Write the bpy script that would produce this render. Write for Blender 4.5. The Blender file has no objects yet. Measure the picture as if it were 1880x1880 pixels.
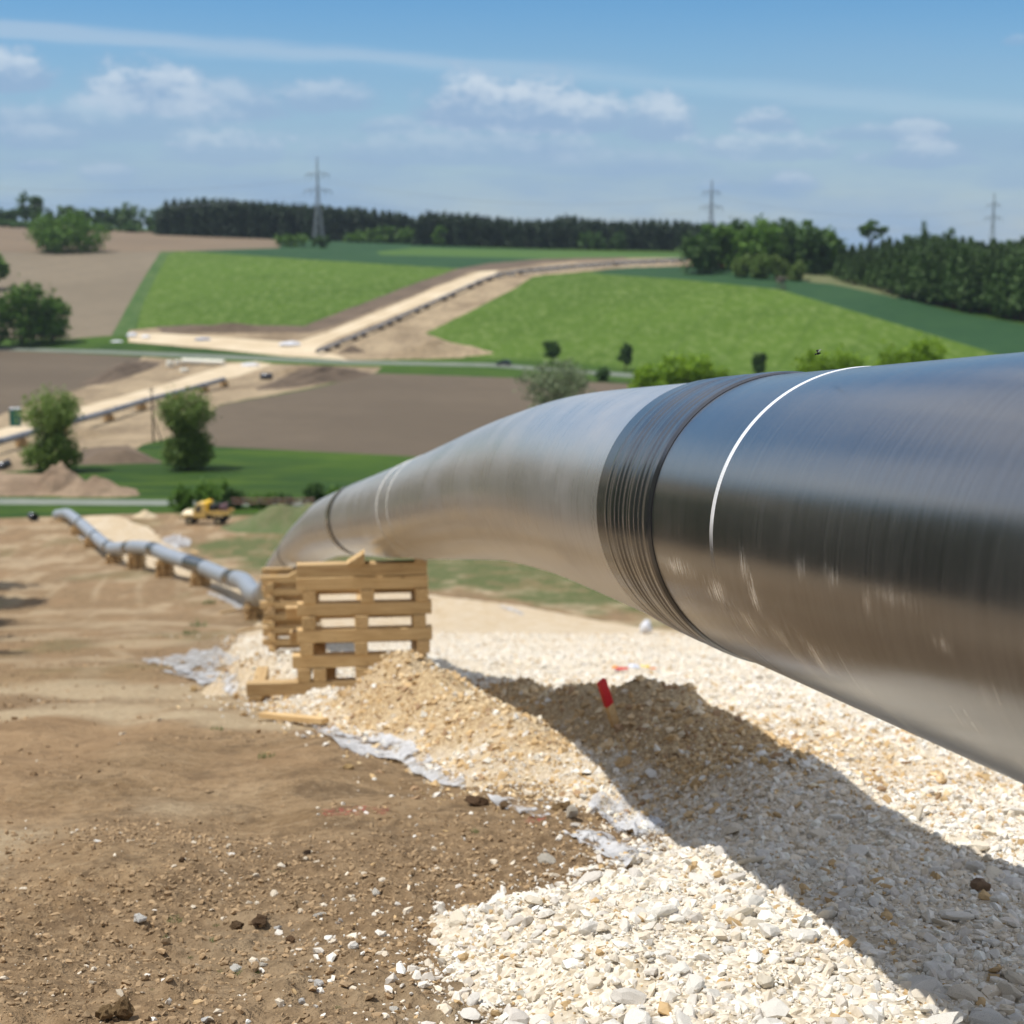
import bpy, bmesh, math, random
import numpy as np
from mathutils import Vector, Matrix, geometry

sc = bpy.context.scene
COL = sc.collection
random.seed(7)
RNG = np.random.default_rng(11)
PI = math.pi
rad = math.radians

# ------------------------------------------------------------------ camera
# world: eye at the origin, +Y down the hill, +X right, metres
FOC = 2900.0 / 1880.0                      # focal length / frame width
PITCH = math.atan(510 / 2900.0)
cam_data = bpy.data.cameras.new("camera")
cam_data.sensor_fit = 'HORIZONTAL'
cam_data.sensor_width = 36.0
cam_data.lens = 36.0 * FOC
cam_data.clip_start = 0.05
cam_data.clip_end = 20000
cam_data.dof.use_dof = True
cam_data.dof.focus_distance = 4.75
cam_data.dof.aperture_fstop = 3.4
cam = bpy.data.objects.new("camera", cam_data)
cam.location = (0, 0, 0)
cam.rotation_euler = (PI / 2 - PITCH, 0, 0)
COL.objects.link(cam)
sc.camera = cam

F_ = np.array([0, math.cos(PITCH), -math.sin(PITCH)])
U_ = np.array([0, math.sin(PITCH), math.cos(PITCH)])

def ray(px, py):
    return np.array([(px - 940) / 2900.0, 0, 0]) - ((py - 940) / 2900.0) * U_ + F_

def at(px, py, Y):
    d = ray(px, py)
    return d * (Y / d[1])

# ------------------------------------------------------------------ sun, sky, exposure
SUN_EL = 66.0
SUN_AZ = -99.0                              # degrees from +Y towards +X
sun_dir = Vector((math.sin(rad(SUN_AZ)) * math.cos(rad(SUN_EL)),
                  math.cos(rad(SUN_AZ)) * math.cos(rad(SUN_EL)), math.sin(rad(SUN_EL))))
sl = bpy.data.lights.new("sun", 'SUN')
sl.energy = 4.1
sl.angle = rad(0.53)
sl.color = (1.0, 0.962, 0.90)
so = bpy.data.objects.new("sun", sl)
so.rotation_euler = (-sun_dir).to_track_quat('-Z', 'Y').to_euler()
so.location = (0, 0, 60)
COL.objects.link(so)

sc.view_settings.view_transform = 'Standard'
sc.view_settings.look = 'None'
sc.view_settings.exposure = 0.13
sc.view_settings.gamma = 1.0
sc.view_settings.use_curve_mapping = False
sc.cycles.use_denoising = True
sc.cycles.max_bounces = 6
sc.cycles.caustics_reflective = False
sc.cycles.caustics_refractive = False
sc.cycles.volume_bounces = 0
sc.cycles.use_adaptive_sampling = True
sc.cycles.adaptive_threshold = 0.012


class NT:
    """small helper around a node tree"""
    def __init__(s, tree):
        s.t = tree
        s.n = tree.nodes
        s.l = tree.links

    def node(s, kind, **kw):
        n = s.n.new(kind)
        for k, v in kw.items():
            setattr(n, k, v)
        return n

    def put(s, sock, v):
        if isinstance(v, bpy.types.NodeSocket):
            s.l.new(v, sock)
        elif v is not None:
            if hasattr(sock, 'default_value'):
                try:
                    sock.default_value = v
                except (TypeError, ValueError):
                    sock.default_value = tuple(v) + (1.0,)
        return sock

    def m(s, op, a, b=None, c=None, clamp=False):
        n = s.node('ShaderNodeMath', operation=op, use_clamp=clamp)
        s.put(n.inputs[0], a)
        if b is not None: s.put(n.inputs[1], b)
        if c is not None: s.put(n.inputs[2], c)
        return n.outputs[0]

    def mix(s, f, a, b):
        n = s.node('ShaderNodeMix', data_type='RGBA')
        s.put(n.inputs[0], f)
        s.put(n.inputs[6], tuple(a) + (1,) if isinstance(a, (tuple, list)) and len(a) == 3 else a)
        s.put(n.inputs[7], tuple(b) + (1,) if isinstance(b, (tuple, list)) and len(b) == 3 else b)
        return n.outputs[2]

    def ramp(s, v, lo, hi, a=0.0, b=1.0, smooth=True):
        n = s.node('ShaderNodeMapRange', interpolation_type='SMOOTHSTEP' if smooth else 'LINEAR', clamp=True)
        s.put(n.inputs[0], v)
        for i, x in enumerate((lo, hi, a, b)):
            s.put(n.inputs[i + 1], x)
        return n.outputs[0]

    def noise(s, vec, scale, detail=3.0, rough=0.55, dist=0.0):
        n = s.node('ShaderNodeTexNoise')
        if vec is not None: s.l.new(vec, n.inputs['Vector'])
        n.inputs['Scale'].default_value = scale
        n.inputs['Detail'].default_value = detail
        n.inputs['Roughness'].default_value = rough
        n.inputs['Distortion'].default_value = dist
        return n.outputs[0]

    def map(s, vec, scale=(1, 1, 1), loc=(0, 0, 0), rot=(0, 0, 0)):
        n = s.node('ShaderNodeMapping')
        s.l.new(vec, n.inputs[0])
        n.inputs['Scale'].default_value = scale
        n.inputs['Location'].default_value = loc
        n.inputs['Rotation'].default_value = rot
        return n.outputs[0]


def az_el(px, py):
    d = ray(px, py)
    d = d / np.linalg.norm(d)
    return math.atan2(d[0], d[1]), math.asin(d[2])

world = bpy.data.worlds.new("World")
sc.world = world
world.use_nodes = True
w = NT(world.node_tree)
w.n.clear()
out = w.node('ShaderNodeOutputWorld')
sky = w.node('ShaderNodeTexSky', sky_type='NISHITA')
sky.sun_disc = False
sky.sun_elevation = rad(SUN_EL)
sky.sun_rotation = rad(SUN_AZ)
sky.altitude = 400
sky.air_density = 1.0
sky.dust_density = 0.2
sky.ozone_density = 5.0
tc = w.node('ShaderNodeTexCoord')
sep = w.node('ShaderNodeSeparateXYZ')
w.l.new(tc.outputs['Generated'], sep.inputs[0])
X_, Y_, Z_ = sep.outputs
az = w.m('ARCTAN2', X_, Y_)
el = w.m('ARCSINE', Z_)
comb = w.node('ShaderNodeCombineXYZ')
w.l.new(az, comb.inputs[0]); w.l.new(el, comb.inputs[1])
ae = comb.outputs[0]
puff = w.noise(w.map(ae, (1, 1.6, 1)), 34, 6, 0.62)
puff2 = w.noise(w.map(ae, (1, 1.8, 1), (3.1, 1.2, 0)), 90, 4, 0.6)
edge = w.m('ADD', w.m('MULTIPLY', w.m('SUBTRACT', puff, 0.5), 1.5), w.m('MULTIPLY', w.m('SUBTRACT', puff2, 0.5), 0.7))
CL = [  # px, py of the flat base, half width, height, strength
    (20, 152, 75, 60, .9), (285, 190, 115, 74, .9), (400, 205, 120, 62, .7), (215, 238, 230, 64, .6), (600, 192, 90, 44, .7),
    (875, 215, 100, 82, .95), (985, 222, 105, 80, .95), (1075, 228, 110, 56, .9), (1200, 240, 72, 64, .85),
    (1410, 236, 58, 38, .8), (1395, 282, 130, 42, .7), (1600, 250, 100, 24, .6), (1675, 250, 60, 34, .7), (1700, 295, 100, 38, .7),
    (420, 286, 115, 56, .7), (80, 264, 75, 36, .55), (1460, 342, 48, 28, .6), (720, 240, 62, 28, .6), (850, 288, 280, 50, .55), (1150, 310, 200, 36, .4),
    (200, 326, 55, 26, .5), (75, 310, 40, 20, .45), (1865, 78, 22, 14, .4), (1310, 345, 30, 20, .3)]
dens = None
shade = None
for (px, py, hw, hh, st) in CL:
    a0, e0 = az_el(px, py)
    dx = w.m('MULTIPLY', w.m('SUBTRACT', az, a0), 2900.0 / (hw * 1.18))
    dy = w.m('MULTIPLY', w.m('SUBTRACT', el, e0), 2900.0 / (hh * 1.1))
    up = w.m('MAXIMUM', dy, 0.0)
    dn = w.m('MULTIPLY', w.m('MINIMUM', dy, 0.0), 3.0)
    r = w.m('SQRT', w.m('ADD', w.m('MULTIPLY', dx, dx), w.m('ADD', w.m('MULTIPLY', up, up), w.m('MULTIPLY', dn, dn))))
    v = w.m('ADD', w.m('SUBTRACT', 1.0, r), w.m('MULTIPLY', edge, 0.8))
    mk = w.m('MULTIPLY', w.ramp(v, -0.12, 0.42), st)
    dens = mk if dens is None else w.m('MAXIMUM', dens, mk)
    sh = w.m('MULTIPLY', mk, w.ramp(w.m('ADD', dy, w.m('MULTIPLY', edge, 0.9)), 0.0, 0.75))
    shade = sh if shade is None else w.m('MAXIMUM', shade, sh)
# fair-weather cumulus outside the frame, added brighter and warmer to fill the shade
gen = w.noise(w.map(ae, (1, 2.4, 1), (7, 2, 0)), 7, 5, 0.58)
band = w.ramp(el, 0.03, 0.08)
outside = w.m('MAXIMUM', w.ramp(w.m('ABSOLUTE', az), 0.34, 0.42), w.ramp(el, 0.20, 0.30))
gm = w.m('MULTIPLY', w.m('MULTIPLY', w.ramp(gen, 0.38, 0.55), band), w.m('MULTIPLY', outside, 0.9))
dens = w.m('MAXIMUM', dens, gm)
shade = w.m('MAXIMUM', shade, w.m('MULTIPLY', gm, 0.9))
# veil of thin high cloud above the horizon and one long cirrus streak
veil = w.m('MULTIPLY', w.ramp(el, 0.15, 0.025), w.ramp(w.noise(w.map(ae, (1, 4, 1)), 7, 5), 0.3, 0.7, 0.6, 1.0))
# streak: fitted through photo points
P = [az_el(0, 55), az_el(500, 92), az_el(940, 122), az_el(1400, 172), az_el(1880, 205)]
co = np.polyfit([p[0] for p in P], [p[1] for p in P], 2)
line = w.m('ADD', w.m('ADD', w.m('MULTIPLY', w.m('MULTIPLY', az, az), float(co[0])), w.m('MULTIPLY', az, float(co[1]))), float(co[2]))
dl = w.m('ABSOLUTE', w.m('SUBTRACT', el, line))
cir = w.m('MULTIPLY', w.ramp(w.m('ADD', dl, w.m('MULTIPLY', w.m('SUBTRACT', w.noise(w.map(ae, (1, 9, 1), (0, 0, 0), (0, 0, 0.08)), 9, 5), 0.5), 0.012)), 0.0095, 0.001),
          w.ramp(az, 0.40, -0.25, 0.25, 0.58))
cir = w.m('MULTIPLY', cir, w.ramp(w.m('ABSOLUTE', az), 0.9, 0.4))
cir2 = w.m('MULTIPLY', w.ramp(w.noise(w.map(ae, (1, 7, 1), (1, 3, 0), (0, 0, 0.1)), 4, 5), 0.5, 0.8), 0.22)
bg = w.node('ShaderNodeBackground')
hsv = w.node('ShaderNodeHueSaturation'); hsv.inputs['Saturation'].default_value = 1.3; w.l.new(sky.outputs[0], hsv.inputs['Color'])
w.l.new(hsv.outputs[0], bg.inputs[0]); bg.inputs[1].default_value = 0.098
SKYBG = bg
vb = w.node('ShaderNodeBackground'); vb.inputs[0].default_value = (0.33, 0.47, 0.65, 1); vb.inputs[1].default_value = 0.92
m1 = w.node('ShaderNodeMixShader')
w.l.new(w.m('MAXIMUM', w.m('MULTIPLY', veil, 0.95), w.m('MAXIMUM', cir, cir2)), m1.inputs[0])
w.l.new(w.mix(w.m('MULTIPLY', cir, 2.0, clamp=True), (.28, .42, .61), (.46, .58, .72)), vb.inputs[0])
w.l.new(bg.outputs[0], m1.inputs[1]); w.l.new(vb.outputs[0], m1.inputs[2])
cb = w.node('ShaderNodeBackground')
w.l.new(w.mix(w.m('MULTIPLY', gm, outside), w.mix(shade, (0.28, 0.40, 0.58), (0.62, 0.69, 0.77)), (1.12, 1.06, 0.98)), cb.inputs[0]); cb.inputs[1].default_value = 1.0
m2 = w.node('ShaderNodeMixShader')
w.l.new(w.m('MULTIPLY', dens, 0.8), m2.inputs[0])
w.l.new(m1.outputs[0], m2.inputs[1]); w.l.new(cb.outputs[0], m2.inputs[2])
w.l.new(m2.outputs[0], out.inputs[0])

# ------------------------------------------------------------------ noise and terrain
def _hash(ix, iy, seed):
    h = (ix.astype(np.int64) * 374761393 + iy.astype(np.int64) * 668265263 + seed * 974634777) & 0xffffffff
    h = ((h ^ (h >> 13)) * 1274126177) & 0xffffffff
    return ((h ^ (h >> 16)) & 0xffff) / 65535.0

def vnoise(x, y, seed=0):
    x = np.asarray(x, float); y = np.asarray(y, float)
    ix = np.floor(x); iy = np.floor(y)
    fx = x - ix; fy = y - iy
    fx = fx * fx * (3 - 2 * fx); fy = fy * fy * (3 - 2 * fy)
    a = _hash(ix, iy, seed); b = _hash(ix + 1, iy, seed)
    c = _hash(ix, iy + 1, seed); d = _hash(ix + 1, iy + 1, seed)
    return (a * (1 - fx) + b * fx) * (1 - fy) + (c * (1 - fx) + d * fx) * fy - 0.5

def fbm(x, y, seed=0, octv=4):
    t = 0; amp = 1.0
    for k in range(octv):
        t = t + amp * vnoise(x * 2 ** k + 17 * k, y * 2 ** k - 9 * k, seed + k)
        amp *= 0.5
    return t

NEARP = [(-4000, 30), (-300, 24), (-60, 7.5), (-15, 0.9), (0, -1.68), (4.5, -2.38), (10, -3.53), (14.5, -4.56), (18, -5.38), (26, -7.2), (50, -12.9), (78, -19.5), (95, -21.8),
         (108, -23.6), (118, -25.1), (132, -26.9), (150, -28.4), (160, -29.0), (168, -29.5), (180, -30.1), (215, -31.0), (300, -33.6)]
COLS = {
    -900: [(430, 660), (520, 610), (700, 470), (900, 425), (1300, 405)],
    0: [(504, 640), (520, 618), (600, 545), (720, 460), (850, 430), (1000, 410), (1400, 400)],
    500: [(480, 655), (520, 600), (600, 530), (700, 470), (880, 440), (1200, 430)],
    940: [(445, 668), (500, 600), (560, 545), (620, 500), (720, 470), (860, 456), (1200, 446)],
    1300: [(425, 690), (490, 600), (540, 530), (590, 490), (650, 478), (800, 465), (1200, 455)],
    1600: [(415, 692), (440, 640), (480, 552), (520, 521), (600, 503), (900, 480)],
    1880: [(400, 712), (412, 668), (432, 606), (470, 585), (600, 540), (900, 500)],
    2600: [(400, 740), (430, 690), (470, 640), (600, 560), (900, 500)]}

def w_of(Y):
    return np.arcsinh(np.asarray(Y, float) / 20.0)

_wg = np.linspace(w_of(-5000), w_of(8000), 1400)
_sc = sorted(COLS)
_sg = np.linspace(-1.2, 1.2, 241)
_tab = []
for px in _sc:
    pts = list(NEARP)
    for (Y, py) in COLS[px]:
        d = ray(px, py)
        pts.append((Y, Y * d[2] / d[1]))
    last = pts[-1]
    pts.append((1800, last[1] - 6)); pts.append((8000, last[1] - 40))
    pw = w_of(np.array([p[0] for p in pts])); pz = np.array([p[1] for p in pts])
    _tab.append(np.interp(_wg, pw, pz))
_tab = np.array(_tab)
_ss = np.array([(px - 940) / 2860.0 for px in _sc])
Z = np.array([np.interp(_sg, _ss, _tab[:, j]) for j in range(len(_wg))]).T     # (s, w)
def _blur(a, k, axis):
    n = int(k * 3); t = np.arange(-n, n + 1); g = np.exp(-(t / k) ** 2 / 2); g /= g.sum()
    pad = [(0, 0), (0, 0)]; pad[axis] = (n, n)
    b = np.pad(a, pad, mode='edge')
    return np.apply_along_axis(lambda v: np.convolve(v, g, 'valid'), axis, b)
Zb = _blur(_blur(Z, 3.0, 0), 5.0, 1)
Z = Zb

def tz(X, Y):
    """height of the land (no small relief)"""
    X = np.asarray(X, float); Y = np.asarray(Y, float)
    s = np.clip(X / np.maximum(Y, 60.0), -1.19, 1.19)
    wv = w_of(Y)
    i = (s - _sg[0]) / (_sg[1] - _sg[0]); j = (wv - _wg[0]) / (_wg[1] - _wg[0])
    i = np.clip(i, 0, len(_sg) - 1.001); j = np.clip(j, 0, len(_wg) - 1.001)
    i0 = i.astype(int); j0 = j.astype(int); fi = i - i0; fj = j - j0
    return ((Z[i0, j0] * (1 - fi) + Z[i0 + 1, j0] * fi) * (1 - fj) + (Z[i0, j0 + 1] * (1 - fi) + Z[i0 + 1, j0 + 1] * fi) * fj)

_HY = np.exp(np.linspace(math.log(2.5), math.log(2500), 2600))
def hit(px, py):
    """where the sight line through a photo point meets the land"""
    d = ray(px, py)
    X = d[0] / d[1] * _HY; zz = d[2] / d[1] * _HY
    g = zz - tz(X, _HY)
    k = np.nonzero(g <= 0)[0]
    if len(k) == 0 or k[0] == 0:
        j = int(np.argmin(g)) ; Y = _HY[j]
    else:
        j = k[0]; t = g[j - 1] / (g[j - 1] - g[j]); Y = _HY[j - 1] + t * (_HY[j] - _HY[j - 1])
    X = d[0] / d[1] * Y
    return np.array([X, Y, float(tz(X, Y))])

def dense(poly, step=40, closed=True):
    """subdivide a photo polyline so it follows the land"""
    o = []
    n = len(poly)
    for i in range(n if closed else n - 1):
        a = poly[i]; b = poly[(i + 1) % n]
        k = max(1, int(math.hypot(a[0] - b[0], a[1] - b[1]) / step))
        for t in range(k):
            o.append((a[0] + (b[0] - a[0]) * t / k, a[1] + (b[1] - a[1]) * t / k))
    if not closed: o.append(poly[-1])
    return o

def poly_sd(X, Y, poly):
    """signed distance to a polygon, positive inside"""
    X = np.asarray(X, float); Y = np.asarray(Y, float)
    d2 = np.full(X.shape, 1e18); ins = np.zeros(X.shape, bool)
    n = len(poly)
    for i in range(n):
        x0, y0 = poly[i][:2]; x1, y1 = poly[(i + 1) % n][:2]
        ex, ey = x1 - x0, y1 - y0
        L = ex * ex + ey * ey + 1e-12
        t = np.clip(((X - x0) * ex + (Y - y0) * ey) / L, 0, 1)
        dx = X - x0 - t * ex; dy = Y - y0 - t * ey
        d2 = np.minimum(d2, dx * dx + dy * dy)
        c = ((y0 > Y) != (y1 > Y))
        xi = x0 + (Y - y0) * ex / (ey if abs(ey) > 1e-12 else 1e-12)
        ins ^= c & (X < xi)
    d = np.sqrt(d2)
    return np.where(ins, d, -d)

def sstep(a, b, x):
    t = np.clip((x - a) / (b - a), 0, 1)
    return t * t * (3 - 2 * t)

# ------------------------------------------------------------------ mesh and object helpers
def new_mesh(name, verts, faces, smooth=False, attrs=None, uv=None):
    verts = np.asarray(verts, np.float32)
    me = bpy.data.meshes.new(name)
    if isinstance(faces, np.ndarray):
        k = faces.shape[1]
        me.vertices.add(len(verts)); me.vertices.foreach_set('co', verts.ravel())
        me.loops.add(faces.size); me.loops.foreach_set('vertex_index', faces.astype(np.int32).ravel())
        me.polygons.add(len(faces)); me.polygons.foreach_set('loop_start', np.arange(0, faces.size, k, dtype=np.int32))
        try:
            me.polygons.foreach_set('loop_total', np.full(len(faces), k, np.int32))
        except Exception:
            pass
        me.update(calc_edges=True)
        me.polygons.foreach_set('use_smooth', np.full(len(faces), smooth))
    else:
        me.from_pydata(verts.tolist(), [], faces)
        me.update()
        me.polygons.foreach_set('use_smooth', np.full(len(me.polygons), smooth))
    if attrs:
        for k, v in attrs.items():
            v = np.asarray(v, np.float32)
            if v.ndim == 1:
                a = me.attributes.new(k, 'FLOAT', 'POINT'); a.data.foreach_set('value', v)
            else:
                a = me.attributes.new(k, 'FLOAT_COLOR', 'POINT')
                if v.shape[1] == 3: v = np.hstack([v, np.ones((len(v), 1), np.float32)])
                a.data.foreach_set('color', v.ravel())
    if uv is not None:
        ul = me.uv_layers.new(name='UVMap')
        idx = np.empty(len(me.loops), np.int32); me.loops.foreach_get('vertex_index', idx)
        ul.data.foreach_set('uv', np.asarray(uv, np.float32)[idx].ravel())
    me.validate()
    return me

def tag(o, label=None, cat=None, group=None, kind=None):
    if label: o['label'] = label
    if cat: o['category'] = cat
    if group: o['group'] = group
    if kind: o['kind'] = kind
    return o

def obj(name, me, mat=None, parent=None, loc=None, rot=None, scale=None):
    o = bpy.data.objects.new(name, me)
    COL.objects.link(o)
    if mat is not None and me is not None and len(me.materials) == 0:
        me.materials.append(mat)
    if parent is not None: o.parent = parent
    if loc is not None: o.location = tuple(float(v) for v in loc)
    if rot is not None: o.rotation_euler = rot
    if scale is not None: o.scale = scale if hasattr(scale, '__len__') else (scale,) * 3
    return o

def empty(name, loc=(0, 0, 0), rot=(0, 0, 0), **kw):
    o = bpy.data.objects.new(name, None)
    o.empty_display_size = 0.2
    o.location = tuple(float(v) for v in loc); o.rotation_euler = rot
    COL.objects.link(o)
    return tag(o, **kw)

def copy_tree(o, parent=None):
    c = o.copy(); COL.objects.link(c)
    if parent is not None: c.parent = parent
    for ch in list(o.children):
        copy_tree(ch, c)
    return c

def place(o, loc, rz=0.0, s=1.0):
    o.location = tuple(float(v) for v in loc); o.rotation_euler = (0, 0, rz)
    o.scale = (s,) * 3 if not hasattr(s, '__len__') else s
    return o

class MB:
    """collects simple solids into one mesh"""
    def __init__(s):
        s.bm = bmesh.new()
    def box(s, c, d, rot=None, bevel=0.0, taper=None):
        m = Matrix.Translation(c)
        if rot is not None:
            m = m @ (rot if isinstance(rot, Matrix) else Matrix.Rotation(rot[2], 4, 'Z') @ Matrix.Rotation(rot[1], 4, 'Y') @ Matrix.Rotation(rot[0], 4, 'X'))
        r = bmesh.ops.create_cube(s.bm, size=1.0)
        vs = r['verts']
        for v in vs:
            v.co = Vector((v.co.x * d[0], v.co.y * d[1], v.co.z * d[2]))
            if taper and v.co.z > 0:
                v.co.x *= taper[0]; v.co.y *= taper[1]
            v.co = m @ v.co
        if bevel:
            es = {e for v in vs for e in v.link_edges}
            bmesh.ops.bevel(s.bm, geom=list(es), offset=bevel, segments=1, affect='EDGES', profile=0.5)
        return s
    def bar(s, a, b, r0, r1=None, n=8, caps=True):
        a = Vector(a); b = Vector(b); r1 = r0 if r1 is None else r1
        d = b - a
        q = d.to_track_quat('Z', 'Y').to_matrix().to_4x4()
        m = Matrix.Translation((a + b) / 2) @ q
        bmesh.ops.create_cone(s.bm, cap_ends=caps, segments=n, radius1=r0, radius2=r1, depth=d.length, matrix=m)
        return s
    def beam(s, a, b, wdt):
        return s.bar(a, b, wdt * 0.707, None, 4)
    def prism(s, prof, x0, x1, axis='X'):
        """polygon in (y,z) extruded along x"""
        A = [s.bm.verts.new((x0, p[0], p[1]) if axis == 'X' else (p[0], x0, p[1])) for p in prof]
        B = [s.bm.verts.new((x1, p[0], p[1]) if axis == 'X' else (p[0], x1, p[1])) for p in prof]
        n = len(prof)
        s.bm.faces.new(A); s.bm.faces.new(B[::-1])
        for i in range(n):
            s.bm.faces.new((A[i], B[i], B[(i + 1) % n], A[(i + 1) % n]))
        return s
    def mesh(s, name, smooth=False):
        bmesh.ops.recalc_face_normals(s.bm, faces=s.bm.faces)
        me = bpy.data.meshes.new(name); s.bm.to_mesh(me); s.bm.free()
        if smooth:
            for p in me.polygons: p.use_smooth = True
        return me
    def build(s, name, mat, parent=None, loc=None, rot=None, smooth=False):
        return obj(name, s.mesh(name, smooth), mat, parent, loc, rot)

# ------------------------------------------------------------------ materials
def new_mat(name):
    m = bpy.data.materials.new(name); m.use_nodes = True
    t = NT(m.node_tree)
    b = t.n['Principled BSDF']
    return m, t, b

def simple(name, c1, c2=None, scale=2.0, rough=0.85, metal=0.0, bump=0.0, bscale=None, detail=4, spec=0.3, rnd=0.0, coord='Object', lo=0.35, hi=0.65, stretch=(1, 1, 1), grad=None):
    m, t, b = new_mat(name)
    tcn = t.node('ShaderNodeTexCoord')
    v = t.map(tcn.outputs[coord], stretch)
    n = t.noise(v, scale, detail)
    c2 = c2 or c1
    c = t.mix(t.ramp(n, lo, hi), c1, c2)
    if rnd:
        oi = t.node('ShaderNodeObjectInfo')
        h = t.node('ShaderNodeHueSaturation')
        t.l.new(c, h.inputs['Color'])
        t.l.new(t.ramp(oi.outputs['Random'], 0, 1, 1 - rnd, 1 + rnd, False), h.inputs['Value'])
        t.l.new(t.ramp(t.m('FRACT', t.m('MULTIPLY', oi.outputs['Random'], 7.3)), 0, 1, 0.5 - rnd * 0.06, 0.5 + rnd * 0.06, False), h.inputs['Hue'])
        c = h.outputs[0]
    t.l.new(c, b.inputs['Base Color'])
    b.inputs['Roughness'].default_value = rough
    b.inputs['Metallic'].default_value = metal
    b.inputs['Specular IOR Level'].default_value = spec
    if bump:
        bn = t.node('ShaderNodeBump'); bn.inputs['Strength'].default_value = bump
        bn.inputs['Distance'].default_value = 0.02
        t.l.new(t.noise(v, bscale or scale * 4, 5), bn.inputs['Height'])
        t.l.new(bn.outputs[0], b.inputs['Normal'])
    return m

def leafmat(name, c1, c2, trans=0.25, rnd=0.12):
    m, t, b = new_mat(name)
    a = t.node('ShaderNodeAttribute'); a.attribute_name = 'tone'
    oi = t.node('ShaderNodeObjectInfo')
    c = t.mix(a.outputs['Fac'], c1, c2)
    h = t.node('ShaderNodeHueSaturation'); t.l.new(c, h.inputs['Color'])
    t.l.new(t.ramp(oi.outputs['Random'], 0, 1, 1 - rnd, 1 + rnd, False), h.inputs['Value'])
    t.l.new(h.outputs[0], b.inputs['Base Color'])
    b.inputs['Roughness'].default_value = 0.6
    b.inputs['Specular IOR Level'].default_value = 0.25
    tr = t.node('ShaderNodeBsdfTranslucent'); t.l.new(h.outputs[0], tr.inputs[0])
    mx = t.node('ShaderNodeMixShader'); mx.inputs[0].default_value = trans
    t.l.new(b.outputs[0], mx.inputs[1]); t.l.new(tr.outputs[0], mx.inputs[2])
    t.l.new(mx.outputs[0], t.n['Material Output'].inputs[0])
    return m
# ------------------------------------------------------------------ near hillside: dirt sheet
def xy(poly, step=40, closed=True):
    return [tuple(hit(*p)[:2]) for p in dense(poly, step, closed)]

GRAVEL_LEFT = [(880, 1880), (812, 1800), (838, 1715), (960, 1660), (1110, 1600), (1185, 1552), (1120, 1495), (1000, 1485), (860, 1448), (715, 1388), (592, 1340), (470, 1306),
               (425, 1262), (400, 1205), (430, 1165), (455, 1140), (420, 1112), (385, 1093), (340, 1078), (300, 1058), (255, 1042), (205, 1031), (178, 1015), (150, 992), (122, 966), (118, 948)]
GRAVEL_RIGHT = [(243, 944), (300, 985), (338, 1008), (380, 1026), (500, 1070), (640, 1082), (790, 1090), (960, 1110), (1150, 1145), (1400, 1185), (1880, 1275)]
_gl = xy(GRAVEL_LEFT, 60, False); _gr = xy(GRAVEL_RIGHT, 60, False)
GRAVEL = [(-.75, -6), (-.5, 0), (-.3, 3)] + _gl + _gr + [(9.5, 9), (9.5, 0), (9.5, -6)]

BUMPS = [  # gravel berm beside the pipe: x, y, height, radius across, radius along
    (-.95, 14.3, .50, .60, .80), (-.70, 13.2, .40, .58, .9), (-.42, 12.1, .30, .55, .85), (-.12, 11.1, .22, .55, .8), (.12, 10.2, .14, .5, .7), (.05, 13.5, .34, .45, .6), (.50, 12.0, .40, .45, .7),
    (.95, 10.7, .50, .48, .75), (1.15, 9.6, .36, .5, .8), (1.45, 8.4, .22, .5, .7),
    (-3.25, 19.6, .42, .75, 1.1), (-2.6, 21.5, .30, .9, 1.4), (-3.5, 23, .2, .8, 1.2), (.25, 5.7, .09, .7, .6), (1.0, 6.2, .08, .5, .5), (.1, 5.0, .07, .5, .35)]

def berm(X, Y):
    t = np.zeros(np.shape(X))
    for (x, y, h, sx, sy) in BUMPS:
        u = (X - x) + 0.18 * (Y - y)
        t = np.maximum(t, h * np.exp(-((u / sx) ** 2 + ((Y - y) / sy) ** 2) ** 1.0) * 1.0 + 0.0)
    return t

def relief(X, Y):
    r = np.hypot(X, Y)
    k = 1.0 / (1 + (r / 30) ** 2)
    rut = np.sin((X * 0.93 + Y * 0.12 + 0.6 * fbm(X * .35, Y * .2, 5, 2)) * 5.2) * 0.018 * sstep(-.5, .2, vnoise(X * .25, Y * .12, 9) + .1)
    lump = sstep(-.15, .35, fbm(X * .55 + 4, Y * .4, 14, 3))
    clod = np.maximum(fbm(X * 5.5, Y * 5.5, 3, 4), 0) * 0.055 * (.4 + lump) + np.maximum(fbm(X * 11, Y * 11, 4, 2) - .05, 0) * .05 * lump
    return k * (fbm(X * .7, Y * .7, 1, 3) * 0.14 + clod + rut) + (1 - k) * fbm(X * .08, Y * .08, 2, 3) * 0.25

def ground_z(X, Y):
    return tz(X, Y) + relief(X, Y)

def bed(X, Y, sd):
    w_ = 0.5 + np.hypot(X, Y) * 0.02
    thick = 0.17 + 0.08 * fbm(X * 1.3, Y * 1.3, 21, 2)
    e = sd + (fbm(X * 2.2, Y * 2.2, 31, 3)) * 0.28
    return np.where(e > 0, thick * sstep(0, w_, e), 0) + np.minimum(e, 0) * 0.5 - 0.02

def gravel_z(X, Y, sd=None):
    if sd is None: sd = poly_sd(X, Y, GRAVEL)
    r = np.hypot(X, Y)
    k = 1.0 / (1 + (r / 25) ** 2)
    rough = k * (fbm(X * 9, Y * 9, 41, 3) * 0.022)
    return tz(X, Y) + relief(X, Y) * 0.45 + bed(X, Y, sd) + berm(X, Y) * (1 + .25 * fbm(X * 3, Y * 3, 51, 3)) + rough

def polar(th, rr):
    T, R = np.meshgrid(th, rr, indexing='ij')
    X = R * np.sin(T); Y = R * np.cos(T)
    return X, Y

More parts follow.
